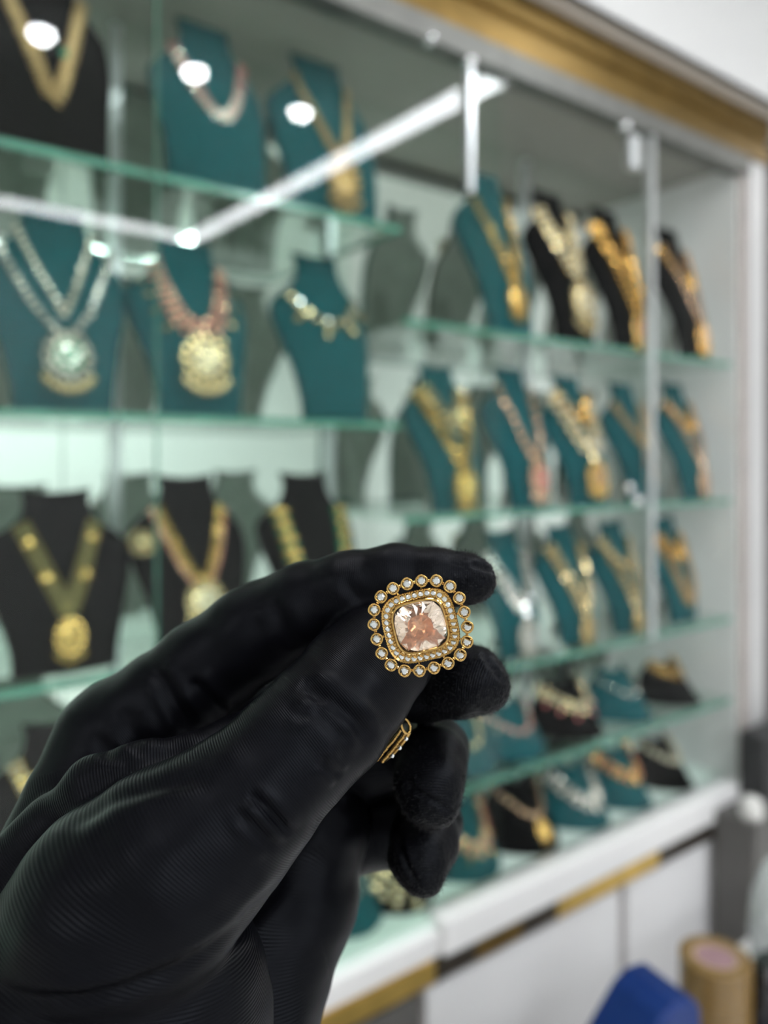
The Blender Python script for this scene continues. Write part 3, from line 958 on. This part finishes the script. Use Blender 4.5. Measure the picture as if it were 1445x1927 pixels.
def grid_surface(sdf, lo, hi, h):
    """zero surface of a distance field as quads, one vertex per crossed cell"""
    lo = np.array(lo, float)
    nb = 8
    N = ((np.array(hi) - lo) / h).astype(int)
    N = (N + nb - 1) // nb * nb
    vol = np.full(N + 1, 50.0, dtype=np.float32)
    B = N // nb
    ctr = np.stack(np.meshgrid(*[(np.arange(n) + 0.5) * nb * h for n in B], indexing='ij'), -1).reshape(-1, 3) + lo
    dc = np.concatenate([sdf(c) for c in np.array_split(ctr, 8)])
    lim = nb * h * 0.87 + 1.0
    vol_sign = np.where(dc < 0, -50.0, 50.0).astype(np.float32)
    bi = np.stack(np.meshgrid(*[np.arange(n) for n in B], indexing='ij'), -1).reshape(-1, 3)
    for (i, j, k), s in zip(bi[(dc < -lim)], vol_sign[dc < -lim]):
        vol[i * nb:i * nb + nb + 1, j * nb:j * nb + nb + 1, k * nb:k * nb + nb + 1] = s
    act = bi[np.abs(dc) <= lim]
    g = np.stack(np.meshgrid(np.arange(nb + 1), np.arange(nb + 1), np.arange(nb + 1), indexing='ij'), -1).reshape(-1, 3)
    for s in range(0, len(act), 400):
        a = act[s:s + 400]
        pts = (a[:, None, :] * nb + g[None]).reshape(-1, 3)
        d = sdf(pts * h + lo)
        vol[pts[:, 0], pts[:, 1], pts[:, 2]] = d
    ins = vol < 0
    cnt = sum(ins[i:N[0] + i, j:N[1] + j, k:N[2] + k].astype(np.int8) for i in (0, 1) for j in (0, 1) for k in (0, 1))
    cells = np.argwhere((cnt > 0) & (cnt < 8))
    idx = np.full(N, -1, dtype=np.int64)
    idx[cells[:, 0], cells[:, 1], cells[:, 2]] = np.arange(len(cells))
    acc = np.zeros((len(cells), 3)); num = np.zeros(len(cells))
    cor = [(i, j, k) for i in (0, 1) for j in (0, 1) for k in (0, 1)]
    for p in range(8):
        for q in range(p + 1, 8):
            c0, c1 = np.array(cor[p]), np.array(cor[q])
            if np.abs(c0 - c1).sum() != 1: continue
            a = vol[tuple((cells + c0).T)]; b = vol[tuple((cells + c1).T)]
            m = (a < 0) != (b < 0)
            t = np.where(m, a / np.where(m, a - b, 1), 0)
            acc += m[:, None] * (c0 + t[:, None] * (c1 - c0)); num += m
    V = (cells + acc / num[:, None]) * h + lo
    faces = []
    for ax in range(3):
        o1, o2 = (ax + 1) % 3, (ax + 2) % 3
        sl0 = [slice(0, N[0]), slice(0, N[1]), slice(0, N[2])]
        sl1 = list(sl0); sl1[ax] = slice(1, N[ax] + 1)
        A, Bv = ins[tuple(sl0)], ins[tuple(sl1)]
        e = np.argwhere(A != Bv)
        e = e[(e[:, o1] > 0) & (e[:, o2] > 0)]
        d1 = np.zeros(3, int); d1[o1] = 1
        d2 = np.zeros(3, int); d2[o2] = 1
        q = np.stack([idx[tuple((e - d1 - d2).T)], idx[tuple((e - d2).T)], idx[tuple(e.T)], idx[tuple((e - d1).T)]], 1)
        fl = ~A[tuple(e.T)]
        q[fl] = q[fl][:, ::-1]
        faces.append(q)
    return V, np.concatenate(faces)


def gradient(P, sdf, e=0.05):
    g = np.stack([sdf(P + np.eye(3)[i] * e) - sdf(P - np.eye(3)[i] * e) for i in range(3)], 1)
    return g / (np.linalg.norm(g, axis=1, keepdims=True) + 1e-9)




def skin_depth(px, py):
    """depth in mm at which that line of sight first meets the hand"""
    z = np.linspace(115, 280, 700)
    d = hand_sdf(np.stack([(px - CX) / FOC * z, (HOR - py) / FOC * z, z], 1))
    return float(z[np.argmax(d < 0)])


HV, HF = grid_surface(hand_sdf, (-125, -172, 118), (40, -8, 275), 0.62)
for _ in range(2):
    HV = HV - hand_sdf(HV)[:, None] * gradient(HV, hand_sdf) * 0.9
HN = gradient(HV, hand_sdf)

# folds and creases of the stretchy cloth: (points, half width px, depth mm, side ridge mm)
FOLDS = [
 ([(-20, 1862), (80, 1880), (150, 1881), (230, 1862), (300, 1835), (380, 1795), (450, 1745), (505, 1690), (535, 1645)], 13, -1.1, 0.45),
 ([(290, 1255), (322, 1310), (362, 1378)], 13, -1.1, 0.5),
 ([(357, 1276), (385, 1310), (430, 1352)], 12, -0.9, 0.5),
 ([(510, 1124), (528, 1165), (552, 1222)], 14, -0.8, 0.4),
 ([(640, 1088), (668, 1115), (690, 1140)], 13, -0.5, 0.3),
 ([(563, 1284), (605, 1310), (660, 1352), (700, 1392)], 15, -1.4, 1.0),
 ([(585, 1332), (620, 1362), (662, 1402)], 13, -1.0, 0.8),
 ([(600, 1428), (622, 1446), (642, 1462)], 9, -0.6, 0.4),
 ([(540, 1345), (580, 1385), (640, 1440)], 14, 0.4, 0.0),
 ([(465, 1492), (505, 1525), (545, 1572)], 11, -1.1, 0.6),
 ([(440, 1520), (490, 1565), (520, 1600)], 12, -0.5, 0.5),
 ([(230, 1330), (255, 1385), (262, 1428)], 16, -0.5, 0.5),
 ([(175, 1380), (205, 1420), (250, 1432)], 12, -0.5, 0.4),
 ([(120, 1560), (200, 1508), (290, 1482), (400, 1462)], 14, -0.7, 0.3),
 ([(762, 1462), (775, 1482), (800, 1498), (828, 1512), (850, 1530)], 5, -0.7, 0.3),
 ([(748, 1548), (752, 1590), (768, 1632), (790, 1668)], 5, -0.7, 0.3),
 ([(884, 1062), (905, 1066), (934, 1074)], 5, -0.7, 0.2),
 ([(905, 1222), (925, 1255), (950, 1290)], 5, -0.5, 0.2),
 ([(20, 1700), (130, 1720), (260, 1700)], 40, -0.5, 0.0),
]
PX = CX + FOC * HV[:, 0] / HV[:, 2]
PY = HOR - FOC * HV[:, 1] / HV[:, 2]
facing = np.clip(-(HV * HN).sum(1) / np.linalg.norm(HV, axis=1) * 2.2, 0, 1)
disp = np.zeros(len(HV))
for pts, hw, amp, ridge in FOLDS:
    pts = np.array(pts, float)
    best = np.full(len(HV), 1e9); sgn = np.zeros(len(HV)); tt = np.zeros(len(HV))
    n = len(pts) - 1
    for i in range(n):
        a, b = pts[i], pts[i + 1]
        ab = b - a
        q = np.stack([PX, PY], 1) - a
        t = np.clip(q @ ab / (ab @ ab), 0, 1)
        d = np.hypot(q[:, 0] - t * ab[0], q[:, 1] - t * ab[1])
        m = d < best
        best[m] = d[m]
        sgn[m] = np.sign(ab[0] * q[:, 1] - ab[1] * q[:, 0])[m]
        tt[m] = ((i + t) / n)[m]
    fade = np.clip(np.minimum(tt, 1 - tt) / 0.18, 0, 1)
    prof = amp * np.exp(-(best / hw) ** 2) + ridge * np.exp(-((best - hw * 2.0) / (hw * 1.1)) ** 2)
    disp += prof * fade * facing
# gentle unevenness of cloth over the hand
for _ in range(14):
    k = rng.normal(size=3) * rng.uniform(0.10, 0.42)
    disp += 0.055 * np.sin(HV @ k + rng.uniform(0, 6.28))
# felted finger ends
tipw = np.zeros(len(HV))
for c, r in ((INDEX[-1][0], 13), (MIDDLE[-1][0], 15), (RINGF[-1][0], 13), (PINKY[-1][0], 12)):
    tipw = np.maximum(tipw, np.clip(1.6 - np.linalg.norm(HV - c, axis=1) / r * 1.2, 0, 1))
disp += tipw * rng.normal(size=len(HV)) * 0.10
HV2 = HV + HN * disp[:, None]

# thread direction: distance along each finger, across the palm for the base of the thumb
RIBAX = [(chain((200, 2120, 170, 1), (225, 1950, 170, 1), (250, 1780, 170, 1), (285, 1640, 170, 1), (380, 1530, 172, 1), (500, 1440, 174, 1), (640, 1325, 180, 1), (757, 1186, 190, 1)), (0.74, 0.40), 26.0),
         ([(c, r) for c, r in INDEX], 0.42, 16.0), (MIDDLE, 0.42, 12.0), (RINGF[4:], 0.42, 12.0), (PINKY[4:], 0.42, 12.0), (WEB[0], 0.62, 8.0)]
rib = np.zeros(len(HV)); bestd = np.full(len(HV), 1e9)
dth = chain_sdf(HV, THUMB, 4); dot = [dth] + [chain_sdf(HV, c, 2.5) for c in (INDEX, MIDDLE, RINGF, PINKY)]
dwr = chain_sdf(HV, WRIST, 10)
dot[0] = np.minimum(dth, dwr + 0.5)
dot.append(chain_sdf(HV, WEB[0], 8) - 0.8)
who = np.argmin(np.stack(dot, 1), 1)
for gi, (ax, pitch, sg) in enumerate(RIBAX):
    pts = np.array([c for c, _ in ax])
    cum = np.concatenate([[0], np.cumsum(np.linalg.norm(np.diff(pts, axis=0), axis=1))])
    ts = np.linspace(0, cum[-1], 70)
    sm = np.stack([np.interp(ts, cum, pts[:, i]) for i in range(3)], 1)
    tang = np.gradient(sm, axis=0); tang /= np.linalg.norm(tang, axis=1)[:, None]
    m = who == gi
    Pm = HV[m]
    d2 = ((Pm[:, None, :] - sm[None]) ** 2).sum(-1)
    wgt = np.exp(-(d2 - d2.min(1, keepdims=True)) / (2 * (sg * 0.5) ** 2))
    loc = ts[None] + ((Pm[:, None, :] - sm[None]) * tang[None]).sum(-1)
    val = (wgt * loc).sum(1) / wgt.sum(1)
    if isinstance(pitch, tuple):
        tg_ = np.linspace(-80, cum[-1] + 40, 400)
        pp = pitch[0] + (pitch[1] - pitch[0]) * np.clip((tg_ - 0.42 * cum[-1]) / (0.38 * cum[-1]), 0, 1)
        rib[m] = np.interp(val, tg_, np.concatenate([[0], np.cumsum(np.diff(tg_) / pp[1:])]))
    else:
        rib[m] = val / pitch

mg, nt, b = new_mat('black_glove_fabric')
b.inputs["Base Color"].default_value = (0.0085, 0.009, 0.0125, 1)
b.inputs["Roughness"].default_value = 0.37
b.inputs["Specular IOR Level"].default_value = 0.075
b.inputs["Specular Tint"].default_value = (0.80, 0.86, 1.0, 1)
b.inputs["Sheen Weight"].default_value = 0.0
b.inputs["Sheen Roughness"].default_value = 0.4
atr = nt.nodes.new("ShaderNodeAttribute"); atr.attribute_name = 'rib'
m1 = nt.nodes.new("ShaderNodeMath"); m1.operation = 'MULTIPLY'; m1.inputs[1].default_value = 2 * PI
sn = nt.nodes.new("ShaderNodeMath"); sn.operation = 'SINE'
tc = nt.nodes.new("ShaderNodeTexCoord")
nz = nt.nodes.new("ShaderNodeTexNoise"); nz.inputs["Scale"].default_value = 2600; nz.inputs["Detail"].default_value = 2
ad = nt.nodes.new("ShaderNodeMath"); ad.operation = 'MULTIPLY_ADD'; ad.inputs[1].default_value = 0.55
bp = nt.nodes.new("ShaderNodeBump"); bp.inputs["Strength"].default_value = 0.24; bp.inputs["Distance"].default_value = 0.00020
nt.links.new(atr.outputs["Fac"], m1.inputs[0]); nt.links.new(m1.outputs[0], sn.inputs[0])
nt.links.new(tc.outputs["Object"], nz.inputs["Vector"])
nt.links.new(nz.outputs["Fac"], ad.inputs[0]); nt.links.new(sn.outputs[0], ad.inputs[2])
nt.links.new(ad.outputs[0], bp.inputs["Height"]); nt.links.new(bp.outputs["Normal"], b.inputs["Normal"])
cr = nt.nodes.new("ShaderNodeValToRGB")
cr.color_ramp.elements[0].color = (0.0014, 0.0014, 0.0021, 1); cr.color_ramp.elements[1].color = (0.0028, 0.0029, 0.0042, 1)
mr = nt.nodes.new("ShaderNodeMapRange"); mr.inputs[1].default_value = -1; mr.inputs[2].default_value = 1
nt.links.new(sn.outputs[0], mr.inputs[0]); nt.links.new(mr.outputs[0], cr.inputs[0]); nt.links.new(cr.outputs[0], b.inputs["Base Color"])
M['glove'] = mg

me = bpy.data.meshes.new('gloved_hand')
Wp = to_world(HV2)
hand_base = to_world(cam_pt(250, 1800, 175)[None])[0]
me.from_pydata((Wp - hand_base).tolist(), [], HF.tolist())
me.materials.append(M['glove'])
me.polygons.foreach_set('use_smooth', [True] * len(me.polygons))
me.attributes.new('rib', 'FLOAT', 'POINT').data.foreach_set('value', rib.astype(np.float32))
me.update()
hand = bpy.data.objects.new('gloved_hand', me)
hand.location = hand_base
COL.objects.link(hand)
tag(hand, 'hand in a ribbed black fabric glove pinching the jewelled ring', 'hand')
# loose fibres on the felted finger ends
fz = MB()
cand = np.where((tipw > 0.06) & (rng.random(len(HV)) < 0.9))[0]
fibre_v, fibre_f = [], []
for i in rng.choice(cand, min(9000, len(cand) * 3)):
    p = HV2[i] + rng.normal(size=3) * 0.25
    dn = HN[i] + rng.normal(size=3) * 0.75
    dn /= np.linalg.norm(dn)
    L = rng.uniform(0.35, 1.1) * (0.4 + tipw[i])
    sidev = np.cross(dn, rng.normal(size=3)); sidev /= np.linalg.norm(sidev) + 1e-9
    s2 = np.cross(dn, sidev)
    bend = rng.normal(size=3) * 0.3
    w_ = 0.036
    k = len(fibre_v)
    mid, end = p + dn * L * 0.5 + bend * L * 0.2, p + dn * L + bend * L
    for q, ww in ((p, w_), (mid, w_ * 0.9)):
        fibre_v += [q + sidev * ww, q + (-0.5 * sidev + 0.87 * s2) * ww, q + (-0.5 * sidev - 0.87 * s2) * ww]
    fibre_v.append(end)
    fibre_f += [(k, k + 1, k + 4, k + 3), (k + 1, k + 2, k + 5, k + 4), (k + 2, k, k + 3, k + 5), (k + 3, k + 4, k + 6), (k + 4, k + 5, k + 6), (k + 5, k + 3, k + 6)]
M['fuzz'] = plain('black_fibre', (0.012, 0.012, 0.013), 0.8, noise=(500, 0.3))
fo = MB().add(to_world(np.array(fibre_v)) - hand_base, fibre_f).build('fabric_fuzz', M['fuzz'], hand)
fo['kind'] = 'stuff'
fo['label'] = 'short loose fibres on the glove fingertips'

# ------------------------------------------------------------------ the ring: local millimetres, x/y in the head's plane, z towards the viewer
MM = 0.00097
ZR = 171.0
RC = to_world(cam_pt(791, 1177, ZR)[None])[0]
ra = math.radians(13.5)
e1 = math.cos(ra) * R + math.sin(ra) * U
e2 = -math.sin(ra) * R + math.cos(ra) * U
view = (RC - CAM) / np.linalg.norm(RC - CAM)
e3 = -F * 0.985 + U * 0.03 - R * 0.05
e3 = e3 / np.linalg.norm(e3)
e1 = e1 - e3 * (e1 @ e3); e1 /= np.linalg.norm(e1)
e2 = np.cross(e3, e1)


def loc(p):
    p = np.atleast_2d(np.asarray(p, float))
    return (p[:, 0:1] * e1 + p[:, 1:2] * e2 + p[:, 2:3] * e3) * MM


def superell(a, b_, n, t):
    c, s = np.cos(t), np.sin(t)
    return a * np.sign(c) * np.abs(c) ** (2 / n), b_ * np.sign(s) * np.abs(s) ** (2 / n)


def se_points(a, b_, n, count, phase=0.0):
    """points equally spaced along the outline, with outward directions"""
    t = np.linspace(0, 2 * PI, 2001)
    x, y = superell(a, b_, n, t)
    L = np.concatenate([[0], np.cumsum(np.hypot(np.diff(x), np.diff(y)))])
    s = (np.arange(count) + phase) / count * L[-1]
    xs, ys = np.interp(s, L, x), np.interp(s, L, y)
    s2 = s + 0.02
    dx, dy = np.interp(s2 % L[-1], L, x) - np.interp((s - 0.02) % L[-1], L, x), np.interp(s2 % L[-1], L, y) - np.interp((s - 0.02) % L[-1], L, y)
    nl = np.hypot(dx, dy) + 1e-9
    return xs, ys, dy / nl, -dx / nl


def swept(mb, loops, n_exp, count=96):
    """closed band swept round the outline; loops = (a, b, z)"""
    vs = []
    for a, b_, z in loops:
        xs, ys, _, _ = se_points(a, b_, n_exp, count)
        vs.append(np.stack([xs, ys, np.full(count, z)], 1))
    m = len(loops)
    fs = []
    for i in range(m):
        j = (i + 1) % m
        for k in range(count):
            k2 = (k + 1) % count
            fs.append((i * count + k, i * count + k2, j * count + k2, j * count + k))
    mb.add(loc(np.concatenate(vs)), fs)


M['ringgold'] = plain('ring_gold', (0.46, 0.29, 0.10), 0.11, 1.0, noise=(900, 0.08))
M['ringrose'] = plain('ring_rose_gold', (0.80, 0.50, 0.32), 0.10, 1.0, noise=(900, 0.06))
M['foil'] = plain('peach_foil', (0.85, 0.60, 0.45), 0.18, 0.85, noise=(500, 0.12))


def stone_mat(name, col, ior, rough=0.0):
    m, nt, b = new_mat(name)
    b.inputs["Base Color"].default_value = (*col, 1)
    b.inputs["Transmission Weight"].default_value = 1.0
    b.inputs["IOR"].default_value = ior
    b.inputs["Roughness"].default_value = rough
    nz = nt.nodes.new("ShaderNodeTexNoise"); nz.inputs["Scale"].default_value = 260
    tc = nt.nodes.new("ShaderNodeTexCoord")
    rp = nt.nodes.new("ShaderNodeValToRGB")
    rp.color_ramp.elements[0].color = (*[c * 0.94 for c in col], 1)
    rp.color_ramp.elements[1].color = (*col, 1)
    nt.links.new(tc.outputs["Object"], nz.inputs["Vector"]); nt.links.new(nz.outputs["Fac"], rp.inputs["Fac"]); nt.links.new(rp.outputs["Color"], b.inputs["Base Color"])
    return m


M['peach'] = stone_mat('peach_crystal', (0.92, 0.74, 0.60), 1.85)
M['diamond'] = stone_mat('white_crystal', (0.98, 0.98, 1.0), 1.9)
M['brightback'] = plain('silvered_stone_seat', (0.86, 0.86, 0.88), 0.10, 1.0, noise=(900, 0.1))

ring = empty('ring', tuple(RC))
tag(ring, 'gold cocktail ring with a peach cushion stone and double halo of clear stones', 'ring')


def rpart(name, mb, mat, parent=None, smooth=False):
    return mb.build(name, mat, parent or ring, smooth=smooth)


# bezel round the centre stone
mb = MB()
swept(mb, [(6.35, 6.05, -1.5), (6.35, 6.05, 1.15), (6.15, 5.85, 1.42), (5.85, 5.55, 1.35), (5.72, 5.42, 0.9), (5.72, 5.42, -1.5)], 3.6)
rpart('bezel', mb, M['ringgold'], smooth=False)['label'] = 'plain gold bezel round the centre stone'
# pave frame
mb = MB()
swept(mb, [(8.55, 8.05, -1.3), (8.60, 8.10, 0.45), (8.42, 7.92, 0.72), (8.05, 7.55, 0.55), (6.75, 6.45, 0.62), (6.55, 6.25, 0.72), (6.37, 6.07, 0.6), (6.37, 6.07, -1.3)], 3.3)
frame = rpart('pave_frame', mb, M['ringgold'])
# seat behind the centre stone: a faceted foil dish
mb = MB()
cnt = 12
vs, fs = [], []
for a, b_, z in ((5.7, 5.4, 0.2), (3.9, 3.7, -1.5), (1.9, 1.8, -2.3)):
    xs, ys, _, _ = se_points(a, b_, 2.8, cnt)
    vs += [(x, y, z) for x, y in zip(xs, ys)]
vs.append((0.2, -0.2, -2.9))
for i in range(2):
    for k in range(cnt):
        fs.append((i * cnt + k, i * cnt + (k + 1) % cnt, (i + 1) * cnt + (k + 1) % cnt, (i + 1) * cnt + k))
for k in range(cnt): fs.append((2 * cnt + k, 2 * cnt + (k + 1) % cnt, 3 * cnt))
fs = [t for q in fs for t in (((q[0], q[1], q[2]), (q[0], q[2], q[3])) if len(q) == 4 else (q,))]
vs = [(x + random.uniform(-.3, .3), y + random.uniform(-.3, .3), z + random.uniform(-.25, .25)) if i >= cnt else (x, y, z) for i, (x, y, z) in enumerate(vs)]
mb.add(loc(vs), fs)
rpart('stone_seat', mb, M['foil'])


def brilliant(mb, cx, cy, cz, a, b_, nexp, nseg, table=0.58, crown=0.34, pav=0.6, rot=0.0, mapper=loc):
    """faceted stone: table, star and kite crown facets, girdle, pavilion"""
    t = np.arange(nseg) / nseg
    def ringpts(sc, z, ph):
        xs, ys, _, _ = se_points(a * sc, b_ * sc, 2 + (nexp - 2) * (sc if sc < 1 else 1), nseg, ph + rot)
        return [(cx + x, cy + y, cz + z) for x, y in zip(xs, ys)]
    h = min(a, b_)
    T = ringpts(table, crown * h, 0.0)
    Mid = ringpts(0.5 * (1 + table) + 0.03, crown * h * 0.55, 0.5)
    G = ringpts(1.0, 0.02 * h, 0.0)
    G2 = ringpts(1.0, -0.03 * h, 0.0)
    Pm = ringpts(0.55, -pav * h * 0.50, 0.5)
    v = T + Mid + G + G2 + Pm + [(cx, cy, cz - pav * h)]
    n = nseg
    f = [tuple(range(n))]
    for k in range(n):
        k2 = (k + 1) % n
        f += [(k, n + k, k2), (n + k, 2 * n + k, 2 * n + k2), (k, 2 * n + k, n + k), (k2, n + k, 2 * n + k2)]
        f += [(2 * n + k, 3 * n + k, 3 * n + k2, 2 * n + k2)]
        f += [(3 * n + k, 4 * n + k, 3 * n + k2), (4 * n + k, 4 * n + k2, 3 * n + k2), (4 * n + k, 5 * n, 4 * n + k2)]
    mb.add(mapper(v), f)


mb = MB()
brilliant(mb, 0, 0, 0.75, 5.70, 5.40, 3.4, 16, table=0.50, crown=0.26, pav=0.52, rot=0.25)
rpart('center_stone', mb, M['peach'])['label'] = 'peach-tinted cushion-cut centre stone'

# pave stones between two bead rows
PVN = 34
xs, ys, nx, ny = se_points(7.42, 7.0, 3.3, PVN, 0.3)
seatm, stonem = None, None
beads = MB()
for i in range(PVN):
    sm_ = MB()
    brilliant(sm_, xs[i], ys[i], 0.78, 0.64, 0.64, 2.0, 8, crown=0.35, pav=0.35, rot=0.1 * i)
    rpart('pave_stone', sm_, M['clear'])
    ps = MB()
xs2, ys2, nx2, ny2 = se_points(7.42, 7.0, 3.3, PVN, 0.8)
for i in range(PVN):
    for o in (-0.52, 0.52):
        v = ICO1[0] * 0.17
        beads.add(loc(np.stack([v[:, 0] + xs2[i] + nx2[i] * o, v[:, 1] + ys2[i] + ny2[i] * o, v[:, 2] + 0.86], 1)), ICO1[1])
rpart('bead_prongs', beads, M['ringgold'], parent=frame, smooth=True)
# milled outer edge of the pave frame
ml = MB()
xs3, ys3, nx3, ny3 = se_points(8.5, 8.0, 3.3, 96)
for i in range(96):
    v = ICO1[0] * 0.13
    ml.add(loc(np.stack([v[:, 0] + xs3[i], v[:, 1] + ys3[i], v[:, 2] + 0.55], 1)), ICO1[1])
rpart('milled_edge', ml, M['ringgold'], parent=frame, smooth=True)

# outer halo: twenty collet-set stones joined by links
HN_ = 20
xs, ys, nx, ny = se_points(10.45, 9.95, 2.75, HN_, 0.22)


def collet(mbuild, cx, cy, cz, r):
    prof = [(r * 0.55, -1.2), (r * 0.80, -1.1), (r * 0.97, 0.10), (r, 0.42), (r * 0.93, 0.52), (r * 0.74, 0.50), (r * 0.66, 0.20), (r * 0.5, -0.4)]
    n = 20
    vs, fs = [], []
    for rr_, z in prof:
        for k in range(n):
            t = 2 * PI * k / n
            sq = 1 + 0.025 * math.cos(4 * t)
            vs.append((cx + rr_ * sq * math.cos(t), cy + rr_ * sq * math.sin(t), cz + z))
    m = len(prof)
    for i in range(m - 1):
        for k in range(n):
            k2 = (k + 1) % n
            fs.append((i * n + k, i * n + k2, (i + 1) * n + k2, (i + 1) * n + k))
    fs.append(tuple(range(n - 1, -1, -1)))
    fs.append(tuple((m - 1) * n + k for k in range(n)))
    mbuild.add(loc(vs), fs)


links = MB()
for i in range(HN_):
    cm = MB()
    collet(cm, xs[i], ys[i], 0.0, 1.50)
    co_ = rpart('halo_collet', cm, M['ringgold'], smooth=True)
    pm = MB()
    a0 = math.atan2(ny[i], nx[i]) + PI / 4
    for q in range(4):
        a = a0 + q * PI / 2
        v = ICO1[0] * 0.24
        pm.add(loc(np.stack([v[:, 0] + xs[i] + 1.02 * math.cos(a), v[:, 1] + ys[i] + 1.02 * math.sin(a), v[:, 2] + 0.56], 1)), ICO1[1])
    rpart('prongs', pm, M['ringgold'], parent=co_, smooth=True)
    sm_ = MB()
    brilliant(sm_, xs[i], ys[i], 0.38, 1.0, 1.0, 2.0, 8, crown=0.42, pav=0.45, rot=0.13 * i)
    rpart('stone', sm_, M['clear'], parent=co_)['label'] = 'clear round stone'
    j = (i + 1) % HN_
    mx_, my_ = (xs[i] + xs[j]) / 2, (ys[i] + ys[j]) / 2
    v = ICO1[0] * np.array([0.42, 0.42, 0.3])
    links.add(loc(np.stack([v[:, 0] + mx_, v[:, 1] + my_, v[:, 2] - 0.1], 1)), ICO1[1])
    if i % 2 == 0:
        ix_, iy_ = xs[i] * 0.80, ys[i] * 0.80
        links.tube(loc([(xs[i], ys[i], -0.5), ((xs[i] + ix_) / 2, (ys[i] + iy_) / 2, -0.35), (ix_, iy_, -0.5)]), 0.28 * MM, 6)
rpart('halo_links', links, M['ringgold'])
# back gallery
gl = MB()
swept(gl, [(7.6, 7.1, -2.2), (7.6, 7.1, -1.3), (6.6, 6.2, -1.3), (6.6, 6.2, -2.2)], 3.0, 48)
rpart('gallery', gl, M['ringgold'])

# second small gold piece tucked between thumb and ring finger
jc = cam_pt(745, 1392, 190)
J0 = to_world(jc[None])[0]
jw = empty('gold_jewel', tuple(J0))
tag(jw, 'small beaded gold jewel edge peeking out between the gloved thumb and curled finger', 'jewellery')


def jl(px, py, z):
    return to_world(cam_pt(px, py, z)[None])[0] - J0


tb = MB()
pth = []
for k in range(25):
    t = 2 * PI * k / 24
    pth.append(jl(763 + 8.0 * math.cos(t) - 3 * math.sin(t), 1366 - 14 * math.sin(t), 189 + 1.2 * math.cos(t)))
tb.tube(pth, 0.36 * MM, 8)
tb.build('loop', M['ringgold'], jw, smooth=True)
bd = MB()
for k in range(17):
    f_ = k / 16
    px_, py_ = 757 - 42 * f_ ** 1.1, 1378 + 52 * f_
    for o in (-5, 5):
        blob(bd, jl(px_ + o, py_ + o * 0.4 + random.uniform(-1, 1), 190 + f_ * 4), 0.55 * MM, 0.55 * MM, 0.55 * MM, src=ICO1)
bd.build('beaded_edge', M['ringgold'], jw, smooth=True)
br = MB()
br.tube([jl(770, 1378, 190.5), jl(760, 1395, 191), jl(742, 1416, 193), jl(722, 1432, 195)], 0.5 * MM, 8)
br.build('rim', M['ringgold'], jw, smooth=True)
gs = MB()
for px_, py_ in ((764, 1390), (752, 1407), (738, 1422)):
    blob(gs, jl(px_, py_, 189.5 + (764 - px_) * .12), 0.62 * MM, 0.62 * MM, 0.5 * MM, n=-F, src=ICO1)
gs.build('stones', M['clear'], jw)

# ------------------------------------------------------------------ camera and render settings
cd = bpy.data.cameras.new('camera')
co = bpy.data.objects.new('camera', cd)
COL.objects.link(co)
co.location = CAM
co.rotation_euler = (PI / 2, 0, -(PI / 2 - FY))
cd.sensor_fit = 'VERTICAL'
cd.sensor_height = 36.0
cd.lens = 36.0 * FOC / 1927
cd.shift_y = -(1927 / 2 - HOR) / 1927
cd.clip_start = 0.02
cd.dof.use_dof = True
cd.dof.focus_distance = 0.175
cd.dof.aperture_fstop = cd.lens / 3.9
scn.camera = co
w = bpy.data.worlds.new('world')
w.use_nodes = True
w.node_tree.nodes['Background'].inputs[0].default_value = (0.9, 0.95, 1, 1)
w.node_tree.nodes['Background'].inputs[1].default_value = 0.05
scn.world = w
scn.view_settings.view_transform = 'Standard'
scn.view_settings.look = 'None'
scn.view_settings.gamma = 1
scn.view_settings.exposure = 0.85
scn.view_settings.use_curve_mapping = False
cy = scn.cycles
cy.use_denoising = True
cy.max_bounces = 12
cy.glossy_bounces = 6
cy.transmission_bounces = 8
cy.transparent_max_bounces = 24
cy.diffuse_bounces = 4
cy.caustics_reflective = True
cy.sample_clamp_indirect = 6.0
cy.sample_clamp_direct = 0.0
